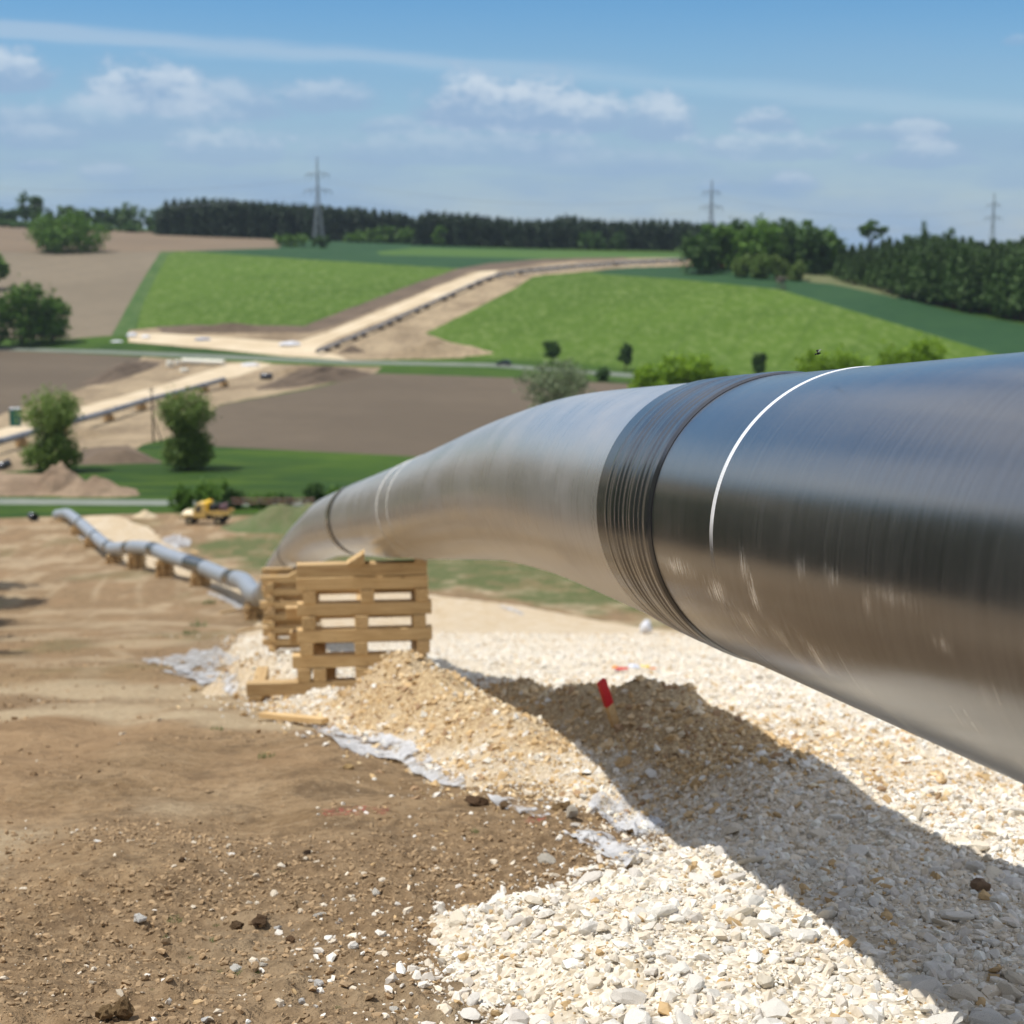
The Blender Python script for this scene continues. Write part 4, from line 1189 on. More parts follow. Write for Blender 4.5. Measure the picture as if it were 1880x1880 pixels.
# litter by the stake
def scrap(name, px, py, c_, L, W_, label, seed, cat, h_=.03):
    p_ = hit_surf(px, py); r_2 = np.random.default_rng(seed); n = 12
    gx, gy = np.meshgrid(np.linspace(-.5, .5, n), np.linspace(-.5, .5, n), indexing='ij')
    x = gx * L + .1 * L * fbm(gy * 2 + seed, gx * 2, seed, 2); y = gy * W_ * (1 + .6 * fbm(gx * 2, gx * 0, seed + 5, 2)) + .3 * W_ * fbm(gx * 2, gy * 0 + 2, seed + 2, 2)
    z = h_ * (.5 + .7 * fbm(gx * 2.5 + seed, gy * 2, seed + 8, 2))
    me = new_mesh(name, np.stack([x, y, z], -1).reshape(-1, 3), grid_faces(n, n), True)
    o = obj(name, me, simple('print_%d' % seed, c_, tuple(v * .7 for v in c_), 20, .45), None, p_ + np.array([0, 0, .03]), (.25, 0, random.uniform(-.3, .3)))
    md = o.modifiers.new('thickness', 'SOLIDIFY'); md.thickness = .004
    return tag(o, label, cat)
scrap('rag', 1140, 1233, (.60, .03, .03), .20, .07, 'red crumpled rag lying right of the survey stake', 3, 'rag')
scrap('wrapper', 1129, 1230, (.85, .38, .03), .08, .08, 'orange scrap at the left end of the litter by the stake', 4, 'litter')
scrap('wrapper', 1163, 1228, (.70, .74, .84), .16, .10, 'white scrap in the middle of the litter by the stake', 6, 'litter', .05)
scrap('wrapper', 1184, 1229, (.92, .68, .03), .12, .08, 'yellow scrap in the litter right of the stake', 8, 'litter', .04)
scrap('wrapper', 1198, 1232, (.75, .22, .03), .10, .05, 'orange red scrap at the right end of the litter', 12, 'litter')

# loose rocks and clods that stand out on the soil
def lone(name, px, py, wpx, hpx, c_, label, cat, seed, sub=80):
    if name == 'clod': sub = 320
    p_ = hit_surf(px, py); s = wpx / 2900 * p_[1] / 2 * 1.05
    V, Fc = rock_shape(seed, sub, .8)
    V = V * (1 + .38 * fbm(V[:, :1] * 2.3 + seed + V[:, 2:3], V[:, 1:2] * 2.3 - V[:, 2:3] * 1.7, seed, 4))
    mt = simple('lone_%d' % seed, c_, tuple(v * (.86 if name == 'rock' else .62) for v in c_), 30, .95, bump=.7, bscale=90, spec=.15)
    if name == 'clod': V = V * (1 + .22 * fbm(V[:, :1] * 7 + V[:, 2:3] * 3, V[:, 1:2] * 7 - V[:, 2:3] * 4, seed + 9, 3))
    k_ = hpx / wpx
    return tag(obj(name, new_mesh(name, V, Fc, False), mt, None, p_ + np.array([0, 0, s * k_ * .75]), (random.uniform(-.2, .2), random.uniform(-.3, .3), random.uniform(0, 6)), (s, s, s * k_ * 1.35)), label, cat)
lone('rock', 256, 1692, 33, 20, (.78, .76, .71), 'single white rock on the soil in the lower left', 'rock', 501)
lone('clod', 478, 1697, 36, 26, (.15, .095, .055), 'dark brown clod beside two small white stones', 'clod', 502)
lone('clod', 435, 1703, 26, 15, (.17, .11, .062), 'dark clod just left of the larger dark clod', 'clod', 503)
lone('clod', 533, 1731, 26, 14, (.20, .12, .065), 'reddish clod right of and below the dark clod', 'clod', 504)
lone('clod', 230, 1868, 42, 46, (.26, .17, .085), 'big crusted clod at the bottom left, right one of a pair', 'clod', 505)
lone('clod', 196, 1872, 40, 40, (.30, .20, .10), 'big crusted clod at the bottom left, left one of a pair', 'clod', 506)
lone('rock', 433, 1783, 26, 14, (.76, .73, .66), 'pale rock with grass beside it near the bottom', 'rock', 507)
lone('rock', 485, 1774, 22, 10, (.66, .60, .50), 'flat pale rock right of the grassy rock', 'rock', 508)
lone('rock', 584, 1810, 20, 16, (.80, .78, .74), 'round white rock alone between track and soil', 'rock', 509)
lone('rock', 555, 1843, 17, 14, (.80, .78, .74), 'small white rock close to the bottom edge', 'rock', 510)
lone('rock', 376, 1877, 27, 14, (.78, .76, .72), 'white rock cut by the bottom edge', 'rock', 511)
lone('rock', 510, 1707, 15, 12, (.80, .78, .74), 'small white rock right of the dark clod', 'rock', 512)
lone('rock', 1005, 1582, 42, 20, (.62, .57, .48), 'long pale rock on the soil left of the flat plastic sheet', 'rock', 513)
lone('rock', 690, 1642, 20, 13, (.74, .70, .62), 'white rock above the scattered stones at the gravel edge', 'rock', 514)
lone('rock', 588, 1683, 28, 12, (.76, .72, .64), 'flat white rock leading the stray stones', 'rock', 515)
lone('rock', 650, 1740, 22, 15, (.78, .75, .69), 'white rock near the gravel corner', 'rock', 516)
lone('rock', 725, 1857, 22, 13, (.74, .70, .62), 'pale rock by the lower gravel corner', 'rock', 517)
lone('clod', 875, 1478, 44, 24, (.14, .085, .048), 'dark round clod against the plastic strip', 'clod', 518)
lone('clod', 925, 1486, 26, 18, (.20, .13, .07), 'brown clod right of the round dark clod', 'clod', 519)
lone('clod', 1030, 1488, 50, 22, (.30, .20, .10), 'broad tan clod heaped at the end of the gravel heap', 'clod', 520)
lone('rock', 1050, 1500, 34, 26, (.64, .58, .48), 'angular pale rock between the two plastic sheets', 'rock', 521)
lone('clod', 565, 1568, 16, 10, (.09, .06, .04), 'little dark clod in the middle of the bare soil', 'clod', 522)
lone('clod', 335, 1582, 16, 10, (.13, .08, .045), 'little brown clod on the pale rutted soil', 'clod', 523)
lone('rock', 640, 1412, 24, 14, (.52, .36, .17), 'tan lump on the soil below the gravel heap', 'rock', 524)
lone('rock', 1800, 1637, 40, 28, (.34, .23, .15), 'reddish brown rock in the shaded gravel', 'rock', 525)
lone('rock', 356, 1270, 18, 12, (.46, .32, .16), 'tan lump below the wide plastic sheet', 'rock', 526)

# pink survey paint on the soil
m, t, b = new_mat('spray_paint')
g = t.node('ShaderNodeNewGeometry'); b.inputs['Base Color'].default_value = (.62, .05, .07, 1); b.inputs['Roughness'].default_value = .8
tr = t.node('ShaderNodeBsdfTransparent'); mx = t.node('ShaderNodeMixShader')
t.l.new(t.ramp(t.noise(g.outputs['Position'], 26, 4, .7), .50, .68, 0, .55), mx.inputs[0]); t.l.new(tr.outputs[0], mx.inputs[1]); t.l.new(b.outputs[0], mx.inputs[2]); t.l.new(mx.outputs[0], t.n['Material Output'].inputs[0])
def paint(A, B, label):
    o = sheet(label, A, B, 24, 8, 0, 21, .008, 'paint_mark', m, 'paint mark', False); return o
paint([(590, 1486), (650, 1480), (715, 1482)], [(595, 1500), (650, 1497), (712, 1496)], 'faint pink paint mark sprayed on the soil')
paint([(960, 1500), (975, 1498), (1000, 1497)], [(965, 1512), (985, 1510), (1003, 1505)], 'bright pink paint dash beside the plastic strip')

# grass tufts
M_TUFT = leafmat('tuft_green', (.05, .12, .02), (.10, .19, .04), .2)
def tuft_mesh(seed, n=46, r=.10, h=.10):
    r_2 = np.random.default_rng(seed); V = []; Fc = []; T = []
    for i in range(n):
        a = r_2.uniform(0, 6.28); q = r * math.sqrt(r_2.random()); x, y = q * math.cos(a), q * math.sin(a); hh = h * r_2.uniform(.4, 1.1); w_ = .004
        lean = r_2.normal(0, .4, 2) * hh; b_ = r_2.uniform(0, 6.28); dx, dy = w_ * math.cos(b_), w_ * math.sin(b_)
        k = len(V); V += [(x - dx, y - dy, -.01), (x + dx, y + dy, -.01), (x + dx * .7 + lean[0] * .4, y + dy * .7 + lean[1] * .4, hh * .6), (x - dx * .7 + lean[0] * .4, y - dy * .7 + lean[1] * .4, hh * .6), (x + lean[0], y + lean[1], hh)]
        Fc += [(k, k + 1, k + 2, k + 3), (k + 3, k + 2, k + 4)]; T += [r_2.random()] * 5
    me = new_mesh('grass_tuft', V, Fc, False, {'tone': np.array(T)}); me.materials.append(M_TUFT); return me
TM = [tuft_mesh(k) for k in range(5)]
TU = [(490, 1390, 36), (398, 1340, 26), (870, 1527, 22), (302, 1722, 16), (320, 1690, 30), (395, 1727, 22), (350, 1760, 12), (440, 1785, 26), (463, 1808, 16), (405, 1783, 12), (350, 1165, 34), (365, 1150, 40), (398, 1700, 14), (620, 1850, 14), (560, 1868, 12), (280, 1818, 10), (470, 1785, 14), (520, 1600, 10), (385, 1108, 30)]
TL = ['green grass tuft on the soil below the gravel heap foot', 'dull grass tuft below the lowest crib beam', 'thin upright grass tuft near the dark round clod', 'small tuft below the single white rock', 'sparse weeds right of the single white rock', 'low weeds left of the dark clods', 'tiny sprig on the pale soil patch', 'grass growing round the pale rock near the bottom', 'tiny tuft below the grassy rock', 'tiny tuft left of the grassy rock',
      'grass patch on the slope left of the gravel', 'upper grass patch on the slope left of the gravel', 'tiny weeds above the dark clod', 'tiny tuft near the lower gravel corner', 'tiny tuft close to the bottom edge', 'tiny tuft above the big crusted clods', 'tiny tuft right of the grassy rock', 'tiny sprig in the middle of the soil', 'grass patch just below the distant cribs']
for k, ((px, py, wp), lb) in enumerate(zip(TU, TL)):
    p_ = hit_surf(px, py); s = wp / 2900 * p_[1] / .2
    tag(obj('grass_tuft', TM[k % 5], None, None, p_, (0, 0, k * 1.1), (s, s, s * .55)), lb, 'grass tuft', 'grass tufts on the bare soil')

# the fly above the pipe
M_FLY = simple('fly_black', (.012, .012, .014), None, 1, .35)
c_ = at(1502, 649, 4.6)
fly = empty('fly', c_, (0, .3, 2.5), label='tiny dark fly hovering just above the top edge of the pipe', cat='fly')
bmx = bmesh.new(); bmesh.ops.create_icosphere(bmx, subdivisions=2, radius=1)
for v in bmx.verts: v.co = Vector((v.co.x * .0075 * (1 - .25 * v.co.x), v.co.y * .0036, v.co.z * .0036))
me = bpy.data.meshes.new('body'); bmx.to_mesh(me); bmx.free(); obj('body', me, M_FLY, fly)
bmx = bmesh.new(); bmesh.ops.create_icosphere(bmx, subdivisions=1, radius=.003); me = bpy.data.meshes.new('head'); bmx.to_mesh(me); bmx.free(); obj('head', me, M_FLY, fly, (.0085, 0, 0))
m, t, b = new_mat('fly_wing'); b.inputs['Base Color'].default_value = (.15, .15, .16, 1); b.inputs['Roughness'].default_value = .3
for s_ in (-1, 1):
    me = new_mesh('wing', [(0, 0, .003), (.002, s_ * .006, .008), (-.004, s_ * .011, .011), (-.009, s_ * .008, .009)], [(0, 1, 2, 3)]); obj('wing', me, m, fly)
# ------------------------------------------------------------------ vegetation
LM = {
    'dark': leafmat('leaf_dark', (.032, .075, .020), (.085, .165, .034), .3),
    'mid': leafmat('leaf_mid', (.048, .115, .016), (.125, .235, .028), .3),
    'bright': leafmat('leaf_bright', (.11, .22, .012), (.25, .38, .022), .4),
    'willow': leafmat('leaf_willow', (.09, .16, .03), (.20, .28, .07), .35),
    'grey': leafmat('leaf_grey', (.13, .18, .09), (.24, .29, .15), .3),
    'pine': leafmat('needle_dark', (.018, .038, .019), (.042, .072, .028), .1),
    'pine2': leafmat('needle_green', (.040, .085, .024), (.085, .150, .038), .15)}
M_BARK = simple('bark', (.075, .055, .038), (.045, .035, .025), 3, .95)
M_BARKR = simple('bark_pine', (.14, .075, .045), (.08, .05, .035), 3, .95)

LEAFK = 1.45
def leaves(P, size, r_, name='crown', up=.9, tone=None, aspect=1.3):
    n = len(P); nrm = r_.normal(0, 1, (n, 3)); nrm[:, 2] += up; nrm /= np.linalg.norm(nrm, axis=1)[:, None]
    t1 = np.cross(nrm, r_.normal(0, 1, (n, 3))); t1 /= np.linalg.norm(t1, axis=1)[:, None] + 1e-9; t2 = np.cross(nrm, t1)
    s = (size * LEAFK * r_.uniform(.55, 1.35, n))[:, None]
    V = np.stack([P - t1 * s * aspect, P - t2 * s * .6 + t1 * s * .1, P + t1 * s * aspect, P + t2 * s * .6 - t1 * s * .1], 1).reshape(-1, 3)
    T = np.repeat(r_.random(n) * .7 + (tone if tone is not None else .3 * r_.random(n)), 4)
    return new_mesh(name, V, np.arange(n * 4).reshape(-1, 4), False, {'tone': np.clip(T, 0, 1)})

def lobes(lob, n, r_, clump=.16):
    """points on and near the skins of lobes, gathered in clumps"""
    w_ = np.array([l[3] * l[4] + l[3] * l[5] for l in lob]); w_ = w_ / w_.sum(); out = []
    for l, k in zip(lob, w_):
        m_ = max(4, int(n * k)); nc = max(6, m_ // 14)
        d = r_.normal(0, 1, (nc, 3)); d /= np.linalg.norm(d, axis=1)[:, None]
        rad_ = r_.uniform(.30, 1.0, nc) ** .5
        c = d * rad_[:, None]
        q = c[r_.integers(0, nc, m_)] + r_.normal(0, clump, (m_, 3))
        out.append(np.array(l[:3]) + q * np.array(l[3:6]))
    return np.vstack(out)

def trunk_mesh(h, r0, r1=None, limbs=0, spread=1.5, seed=0, mat=None, lean=0, base=0.0):
    r_2 = random.Random(seed); mb = MB(); r1 = r1 or r0 * .5
    p = Vector((0, 0, -.3)); k = 4; pr = r0
    for i in range(k):
        q = Vector((lean * h * (i + 1) / k + r_2.uniform(-.04, .04) * h * .3, r_2.uniform(-.03, .03) * h * .3, h * (i + 1) / k)); nr = r0 + (r1 - r0) * (i + 1) / k
        mb.bar(p, q, pr, nr, 8, False); p = q; pr = nr
    for i in range(limbs):
        a = i * 2.4 + r_2.uniform(-.4, .4); z0 = h * r_2.uniform(.45, .95)
        e = Vector((math.cos(a) * spread * r_2.uniform(.6, 1), math.sin(a) * spread * r_2.uniform(.6, 1), z0 + spread * r_2.uniform(.5, 1.3)))
        mb.bar((lean * z0, 0, z0), e, r1 * .7, r1 * .15, 6, False)
    me = mb.mesh('trunk', True); me.materials.append(mat or M_BARK); return me

def broad(h, w_, n, leaf, mat, seed, name='broadleaf_tree', trunk_h=.25, nl=9, limbs=6, flat=1.0):
    r_2 = np.random.default_rng(seed); e = empty(name)
    hc = h * (1 - trunk_h * .6); z0 = h - hc
    L = [(0, 0, z0 + hc * .5, w_ * .36, w_ * .36, hc * .44)]
    for i in range(nl):
        a = i * 2.399 + r_2.uniform(-.3, .3); q = w_ * .5 * r_2.uniform(.35, .68); u = r_2.uniform(.15, .82)
        s = w_ * r_2.uniform(.17, .27) * (1.15 - .45 * abs(u - .4))
        L.append((q * math.cos(a) * (1 - .5 * max(0, u - .5)), q * math.sin(a) * (1 - .5 * max(0, u - .5)), z0 + hc * u, s, s, s * .85 * flat))
    if trunk_h <= .05: L[0] = (0, 0, h * .40, w_ * .43, w_ * .43, h * .46)
    P = lobes(L, n, r_2); P[:, 2] = np.maximum(P[:, 2], .05)
    me = leaves(P, leaf, r_2); me.materials.append(LM[mat]); obj('crown', me, None, e)
    obj('trunk', trunk_mesh(h * .6, .022 * h + .05, None, limbs, w_ * .28, seed), None, e)
    return e

def spruce(h, w_, n, leaf, mat, seed, name='spruce_tree', lowest=.08, sharp=1.0):
    r_2 = np.random.default_rng(seed); e = empty(name)
    u = 1 - np.sqrt(r_2.random(n)); u = lowest + (1 - lowest) * u ** sharp
    tier = (u * 11 + r_2.normal(0, .12, n)); saw = .72 + .28 * (1 - (tier % 1))
    a = r_2.uniform(0, 6.283, n); br = .85 + .25 * np.sin(a * 5 + tier.astype(int) * 2.1)
    q = w_ * .5 * (1 - u) ** .75 * saw * br * r_2.uniform(.45, 1.05, n)
    P = np.stack([q * np.cos(a), q * np.sin(a), u * h - q * .18], -1)
    me = leaves(P, leaf, r_2, up=1.0); me.materials.append(LM[mat]); obj('crown', me, None, e)
    obj('trunk', trunk_mesh(h * .95, .014 * h + .06, .03, 0, 0, seed, M_BARKR), None, e)
    return e

def bush(h, w_, n, leaf, mat, seed, name='bush', nl=7, d=None):
    r_2 = np.random.default_rng(seed); e = empty(name); d = d or w_
    L = [(r_2.uniform(-.5, .5) * w_ * .62, r_2.uniform(-.4, .4) * d * .6, h * r_2.uniform(.3, .6), w_ * r_2.uniform(.18, .28), d * r_2.uniform(.2, .3), h * r_2.uniform(.3, .42)) for _ in range(nl)] + [(0, 0, h * .42, w_ * .38, d * .38, h * .48)]
    P = lobes(L, n, r_2); P[:, 2] = np.maximum(P[:, 2], 0)
    me = leaves(P, leaf, r_2); me.materials.append(LM[mat]); obj('crown', me, None, e)
    mb = MB()
    for k in range(5):
        a = k * 1.3; mb.bar((0, 0, -.2), (math.cos(a) * w_ * .25, math.sin(a) * d * .25, h * .6), .04 + h * .008, .02, 5, False)
    me = mb.mesh('stem', True); me.materials.append(M_BARK); obj('stem', me, None, e)
    return e

def pollard(h, w_, n, leaf, mat, seed, name='pollard_willow'):
    """thick leafy lower part, waist, and a brush of upright shoots above"""
    r_2 = np.random.default_rng(seed); e = empty(name)
    low = [(0, 0, h * .24, w_ * .40, w_ * .40, h * .23), (w_ * .12, 0, h * .33, w_ * .33, w_ * .33, h * .17), (-w_ * .2, .2, h * .2, w_ * .26, w_ * .26, h * .17), (w_ * .25, -.2, h * .18, w_ * .24, w_ * .24, h * .15)]
    P = lobes(low, int(n * .55), r_2)
    m_ = int(n * .45); ns = 70
    a = r_2.uniform(0, 6.283, ns); sp = r_2.random(ns) ** .6; top = h * (1.0 - .22 * sp ** 2) * r_2.uniform(.9, 1.03, ns)
    k = r_2.integers(0, ns, m_); u = r_2.random(m_) ** .8
    zz = h * .46 + (top[k] - h * .46) * u; q = w_ * (.08 + .42 * sp[k] * u ** .6)
    S_ = np.stack([q * np.cos(a[k]), q * np.sin(a[k]), zz], -1) + r_2.normal(0, w_ * .05, (m_, 3))
    # one list of leaf twigs
    me = leaves(np.vstack([P, S_]), leaf, r_2, tone=np.concatenate([np.zeros(len(P)), np.full(m_, .35)])); me.materials.append(LM[mat]); obj('crown', me, None, e)
    obj('trunk', trunk_mesh(h * .5, .32, .26, 7, w_ * .3, seed), None, e)
    return e

def sit(e, px, py, rz=0.0, s=1.0, Y=None):
    if Y is None: p_ = hit(px, py)
    else:
        x = at(px, 430, Y)[0]; p_ = np.array([x, Y, float(tz(x, Y))])
    place(e, p_, rz, s); return p_
def fit(px, py, hpx, Y=None):
    """tree height in metres for its height in the photo"""
    y = hit(px, py)[1] if Y is None else Y
    return hpx / 2900 * y * .985

def lab(e, label, cat='tree', group=None): return tag(e, label, cat, group)

# valley willows
e = pollard(fit(96, 866, 156), fit(96, 866, 118), 8500, .15, 'willow', 1); sit(e, 96, 866); lab(e, 'pollard willow at the left behind the round soil heap')
e = pollard(fit(345, 862, 152), fit(345, 862, 112), 8500, .15, 'willow', 2); sit(e, 345, 862, 1.0); lab(e, 'pollard willow standing right of the utility pole')
e = broad(fit(1018, 765, 112), fit(1018, 765, 140), 4200, .20, 'grey', 3, 'willow_tree', .05, 12, 8); sit(e, 1018, 765); lab(e, 'grey green willow rising behind the hump of the pipe')
# big dark trees at the left edge
e = broad(fit(40, 634, 122), fit(40, 634, 104), 4200, .42, 'mid', 4, trunk_h=.02, nl=13); sit(e, 42, 634); lab(e, 'big dark round tree at the left edge beside the road')
e = broad(fit(95, 630, 104), fit(95, 630, 74), 3200, .40, 'mid', 5, trunk_h=.02, nl=11); sit(e, 99, 630, 2); lab(e, 'smaller dark tree joined to the right of the big one at the left')
e = broad(fit(-20, 640, 110), fit(-20, 640, 90), 2600, .42, 'dark', 6, trunk_h=.02); sit(e, -30, 640, 2); lab(e, 'dark tree cut by the left edge beside the road')
e = broad(fit(-2, 530, 64), fit(-2, 530, 54), 1200, .5, 'mid', 7); sit(e, -6, 532, 2); lab(e, 'tree top rising at the left edge above the tan field')
e = broad(fit(118, 462, 70), fit(118, 462, 128), 5000, .5, 'mid', 8, 'round_tree', .0, 5); sit(e, 118, 462); lab(e, 'wide dome shaped tree alone on the brown skyline field')
# trees by the country road
for (px, py, hp, wp, sd_, lb) in [(1013, 668, 46, 36, 11, 'small round roadside tree directly above the grey green willow'), (1148, 680, 50, 27, 12, 'slim upright roadside tree right of the grey green willow'), (1392, 700, 54, 32, 13, 'small round roadside tree above the ribbed pipe sleeve')]:
    e = broad(fit(px, py, hp), fit(px, py, wp), 2600, .2, 'dark', sd_, 'roadside_tree', .35, 6, 3); sit(e, px, py); lab(e, lb)
e = bush(fit(1103, 700, 28), fit(1103, 700, 30), 700, .28, 'dark', 14); sit(e, 1103, 700); lab(e, 'dark roadside bush just right of the grey green willow', 'bush')
# bright bushes nearer, behind the pipe
for (px, Y, top, wp, mt, sd_, lb) in [(1215, 300, 664, 100, 'bright', 21, 'bright green bush against the pipe, left part of the clump'), (1268, 300, 638, 96, 'bright', 22, 'tallest bright green bush behind the pipe, with a pointed top'), (1315, 300, 664, 80, 'bright', 23, 'bright green bush right of the pointed one behind the pipe'),
                                 (1362, 300, 684, 50, 'bright', 24, 'low bright bush below the small round roadside tree'), (1500, 300, 640, 84, 'bright', 25, 'green bush behind the pipe under the fly'), (1545, 300, 622, 88, 'bright', 26, 'rounded green bush behind the pipe right of the fly'),
                                 (1650, 300, 624, 96, 'bright', 27, 'left of two merged bushes above the far right pipe edge'), (1706, 300, 610, 104, 'bright', 28, 'right of two merged bushes above the far right pipe edge')]:
    x = at(px, 430, Y)[0]; zb = float(tz(x, Y)); zt_ = at(px, top, Y)[2]; hh = zt_ - zb
    e = broad(hh, wp / 2900 * Y * 1.1, 3800, .24, mt, sd_, 'bush_tree', .0, 9, 4); sit(e, px, 0, sd_, 1, Y); lab(e, lb, 'bush')
# bushes behind the truck
for (px, py, hp, wp, mt, lb) in [(335, 938, 50, 62, 'mid', 'green bush left of the truck roof'), (388, 936, 62, 70, 'mid', 'dense green bush directly behind the yellow truck'), (428, 934, 42, 50, 'dark', 'dark bush right of the yellow truck'),
                            (478, 932, 30, 60, 'mid', 'low bush behind the striped barrier tape'), (520, 931, 26, 54, 'dark', 'low dark scrub behind the middle of the barrier tape'), (580, 930, 54, 48, 'dark', 'round dark bush at the right end of the barrier tape'), (622, 930, 40, 60, 'mid', 'green bush hidden partly by the dark pipe ring')]:
    e = bush(fit(px, py, hp), fit(px, py, wp), 1500, .12, mt, int(px), nl=9); sit(e, px, py, px * .1); lab(e, lb, 'bush')
# clump of broadleaf trees on the right of the hill
CLT = [(1284, 414, 50), (1316, 403, 60), (1352, 399, 62), (1390, 397, 66), (1428, 395, 66), (1462, 402, 56), (1492, 404, 50), (1514, 416, 44), (1532, 432, 36)]
CLL = ['leftmost rounded tree of the broadleaf clump on the hill', 'second tree from the left in the broadleaf clump', 'third tree of the broadleaf clump, left of its highest point', 'tall middle tree of the broadleaf clump', 'highest crown of the broadleaf clump on the hill', 'tree right of the highest crown of the clump', 'paler tree near the right end of the clump', 'narrow tree close to the right end of the clump', 'last small tree at the right end of the clump']
for k, ((px, top, wp), lb) in enumerate(zip(CLT, CLL)):
    Y = 585 + (k % 3) * 14; x = at(px, 430, Y)[0]; zb = float(tz(x, Y)); hh = at(px, top, Y)[2] - zb
    e = broad(hh, wp / 2900 * Y * 1.35, 2200, .55, 'mid' if k % 2 else 'dark', 40 + k, 'broadleaf_tree', .0, 12, 2); sit(e, px, 0, k, 1, Y); lab(e, lb)
for (px, py, hp, wp, k) in [(1362, 508, 40, 40, 0), (1396, 511, 46, 46, 1), (1430, 513, 46, 44, 2), (1462, 515, 36, 40, 3)]:
    e = bush(fit(px, py, hp), fit(px, py, wp), 900, .45, 'willow', 60 + k); sit(e, px, py, k)
    lab(e, ['pale green bush at the left foot of the broadleaf clump', 'second pale green bush below the clump', 'third pale green bush, beside the hunting stand', 'rightmost pale green bush below the clump'][k], 'bush')
# lone tree with open crown on the right skyline
Y = 700; x = at(1601, 430, Y)[0]; zb = float(tz(x, Y)); hh = at(1601, 404, Y)[2] - zb
r_2 = np.random.default_rng(5); e = empty('lone_tree')
L = [(0, 0, hh * .86, 3.4, 3.4, 2.2), (-4.2, 0, hh * .80, 2.6, 2.6, 1.5), (4.4, .5, hh * .80, 2.6, 2.4, 1.5), (-1.5, 1, hh * .70, 2.6, 2, 1.6), (2.6, -1, hh * .68, 2.2, 2, 1.3), (0, 0, hh * .94, 2.6, 2, 1.0)]
me = leaves(lobes(L, 900, r_2), .5, r_2); me.materials.append(LM['mid']); obj('crown', me, None, e)
obj('trunk', trunk_mesh(hh * .62, .6, .4, 9, 4.5, 3), None, e); sit(e, 1601, 0, 0, 1, Y); lab(e, 'lone open crowned tree standing out against the sky at right')

# ---- woods: front trees are things, the mass behind is one object
def family(maker, variants):
    return [maker(k) for k in range(variants)]
def join_mass(name, protos, spots, label, mat_from=None):
    """one mesh made of many far trees"""
    VV, FF, TT, off = [], [], [], 0
    data = []
    for pm in protos:
        me = pm; n = len(me.vertices); v = np.empty(n * 3); me.vertices.foreach_get('co', v); t_ = np.empty(n, np.float32)
        me.attributes['tone'].data.foreach_get('value', t_); data.append((v.reshape(-1, 3), t_))
    for i, (p_, s, rz) in enumerate(spots):
        v, t_ = data[i % len(data)]; c_, s_ = math.cos(rz), math.sin(rz)
        W = np.stack([v[:, 0] * c_ - v[:, 1] * s_, v[:, 0] * s_ + v[:, 1] * c_, v[:, 2]], -1) * s + p_
        VV.append(W); TT.append(t_); FF.append(np.arange(len(v)).reshape(-1, 4) + off); off += len(v)
    me = new_mesh(name, np.vstack(VV), np.vstack(FF), False, {'tone': np.concatenate(TT)})
    return tag(obj(name, me, mat_from), label, 'forest', kind='stuff')

def skyline(pts, px):
    return float(np.interp(px, [p[0] for p in pts], [p[1] for p in pts]))
# far conifer wood along the skyline
TOPS = [(292, 384), (305, 366), (330, 363), (390, 362), (450, 366), (520, 370), (600, 375), (680, 380), (740, 388), (762, 396), (785, 385), (860, 390), (930, 398), (1000, 402), (1035, 392), (1080, 398), (1130, 404), (1200, 400), (1260, 404), (1320, 408), (1500, 415), (1600, 425)]
BASE = [(292, 428), (450, 432), (600, 440), (760, 447), (1000, 456), (1260, 464), (1600, 470)]
fam = [spruce(20, 9.2, 640, .66, 'pine', 100 + k, 'conifer_tree', .02, .9) for k in range(4)]
crowns = [f.children[0].data if f.children[0].name.startswith('crown') else f.children[1].data for f in fam]
grp = 'conifers in the front row of the far wood'
r_ = np.random.default_rng(90)
px = 297.0; i = 0; used_ = [False] * 4
while px < 1275:
    Y = (920 if px < 760 else 880) + r_.uniform(-5, 5); x = at(px, 430, Y)[0]; zb = float(tz(x, Y)); top = at(px, skyline(TOPS, px) + r_.uniform(0, 10) + 2, Y)[2]
    k = i % 4; e = fam[k] if not used_[k] else copy_tree(fam[k]); used_[k] = True
    s = (top - zb) / 20; place(e, (x, Y, zb), r_.uniform(0, 6), (1.0 * s ** .3, 1.0 * s ** .3, s)); lab(e, 'dark conifer in the long wood on the skyline', 'conifer', grp)
    px += r_.uniform(9, 13); i += 1
spots = []
for row in range(6):
    px = 292.0
    while px < 1480:
        Y = 932 + row * 9 + r_.uniform(-4, 4); x = at(px, 430, Y)[0]; zb = float(tz(x, Y)); top = at(px, skyline(TOPS, px) + abs(r_.normal(0, 4)) - 1, Y)[2]
        spots.append((np.array([x, Y, zb]), max(.4, (top - zb) / 20), r_.uniform(0, 6))); px += r_.uniform(11, 17)
join_mass('forest', crowns, spots, 'dark conifer wood filling the skyline behind its front row', LM['pine'])
# paler broadleaf scrub before the far wood
for k, (px, py, hp, wp, lb) in enumerate([(650, 440, 22, 50, 'left pale green bush at the foot of the far wood'), (700, 444, 28, 56, 'middle pale green bush at the foot of the far wood'), (745, 447, 30, 40, 'right pale green bush at the foot of the far wood'), (808, 449, 40, 26, 'pale green tree among the dark conifers right of the scrub'), (1090, 457, 34, 46, 'greener broadleaf tree in the right half of the far wood'), (1135, 460, 32, 34, 'greener broadleaf tree right next to its twin in the far wood')]):
    Y = 905 if px < 760 else 868
    x = at(px, 430, Y)[0]; zb = float(tz(x, Y)); e = broad(hp / 2900 * Y, wp / 2900 * Y, 500, .8, 'mid' if px < 1000 else 'dark', 70 + k, 'scrub_tree', .0, 7, 0); sit(e, px, 0, k, 1, Y); lab(e, lb, 'bush' if px < 760 else 'tree')
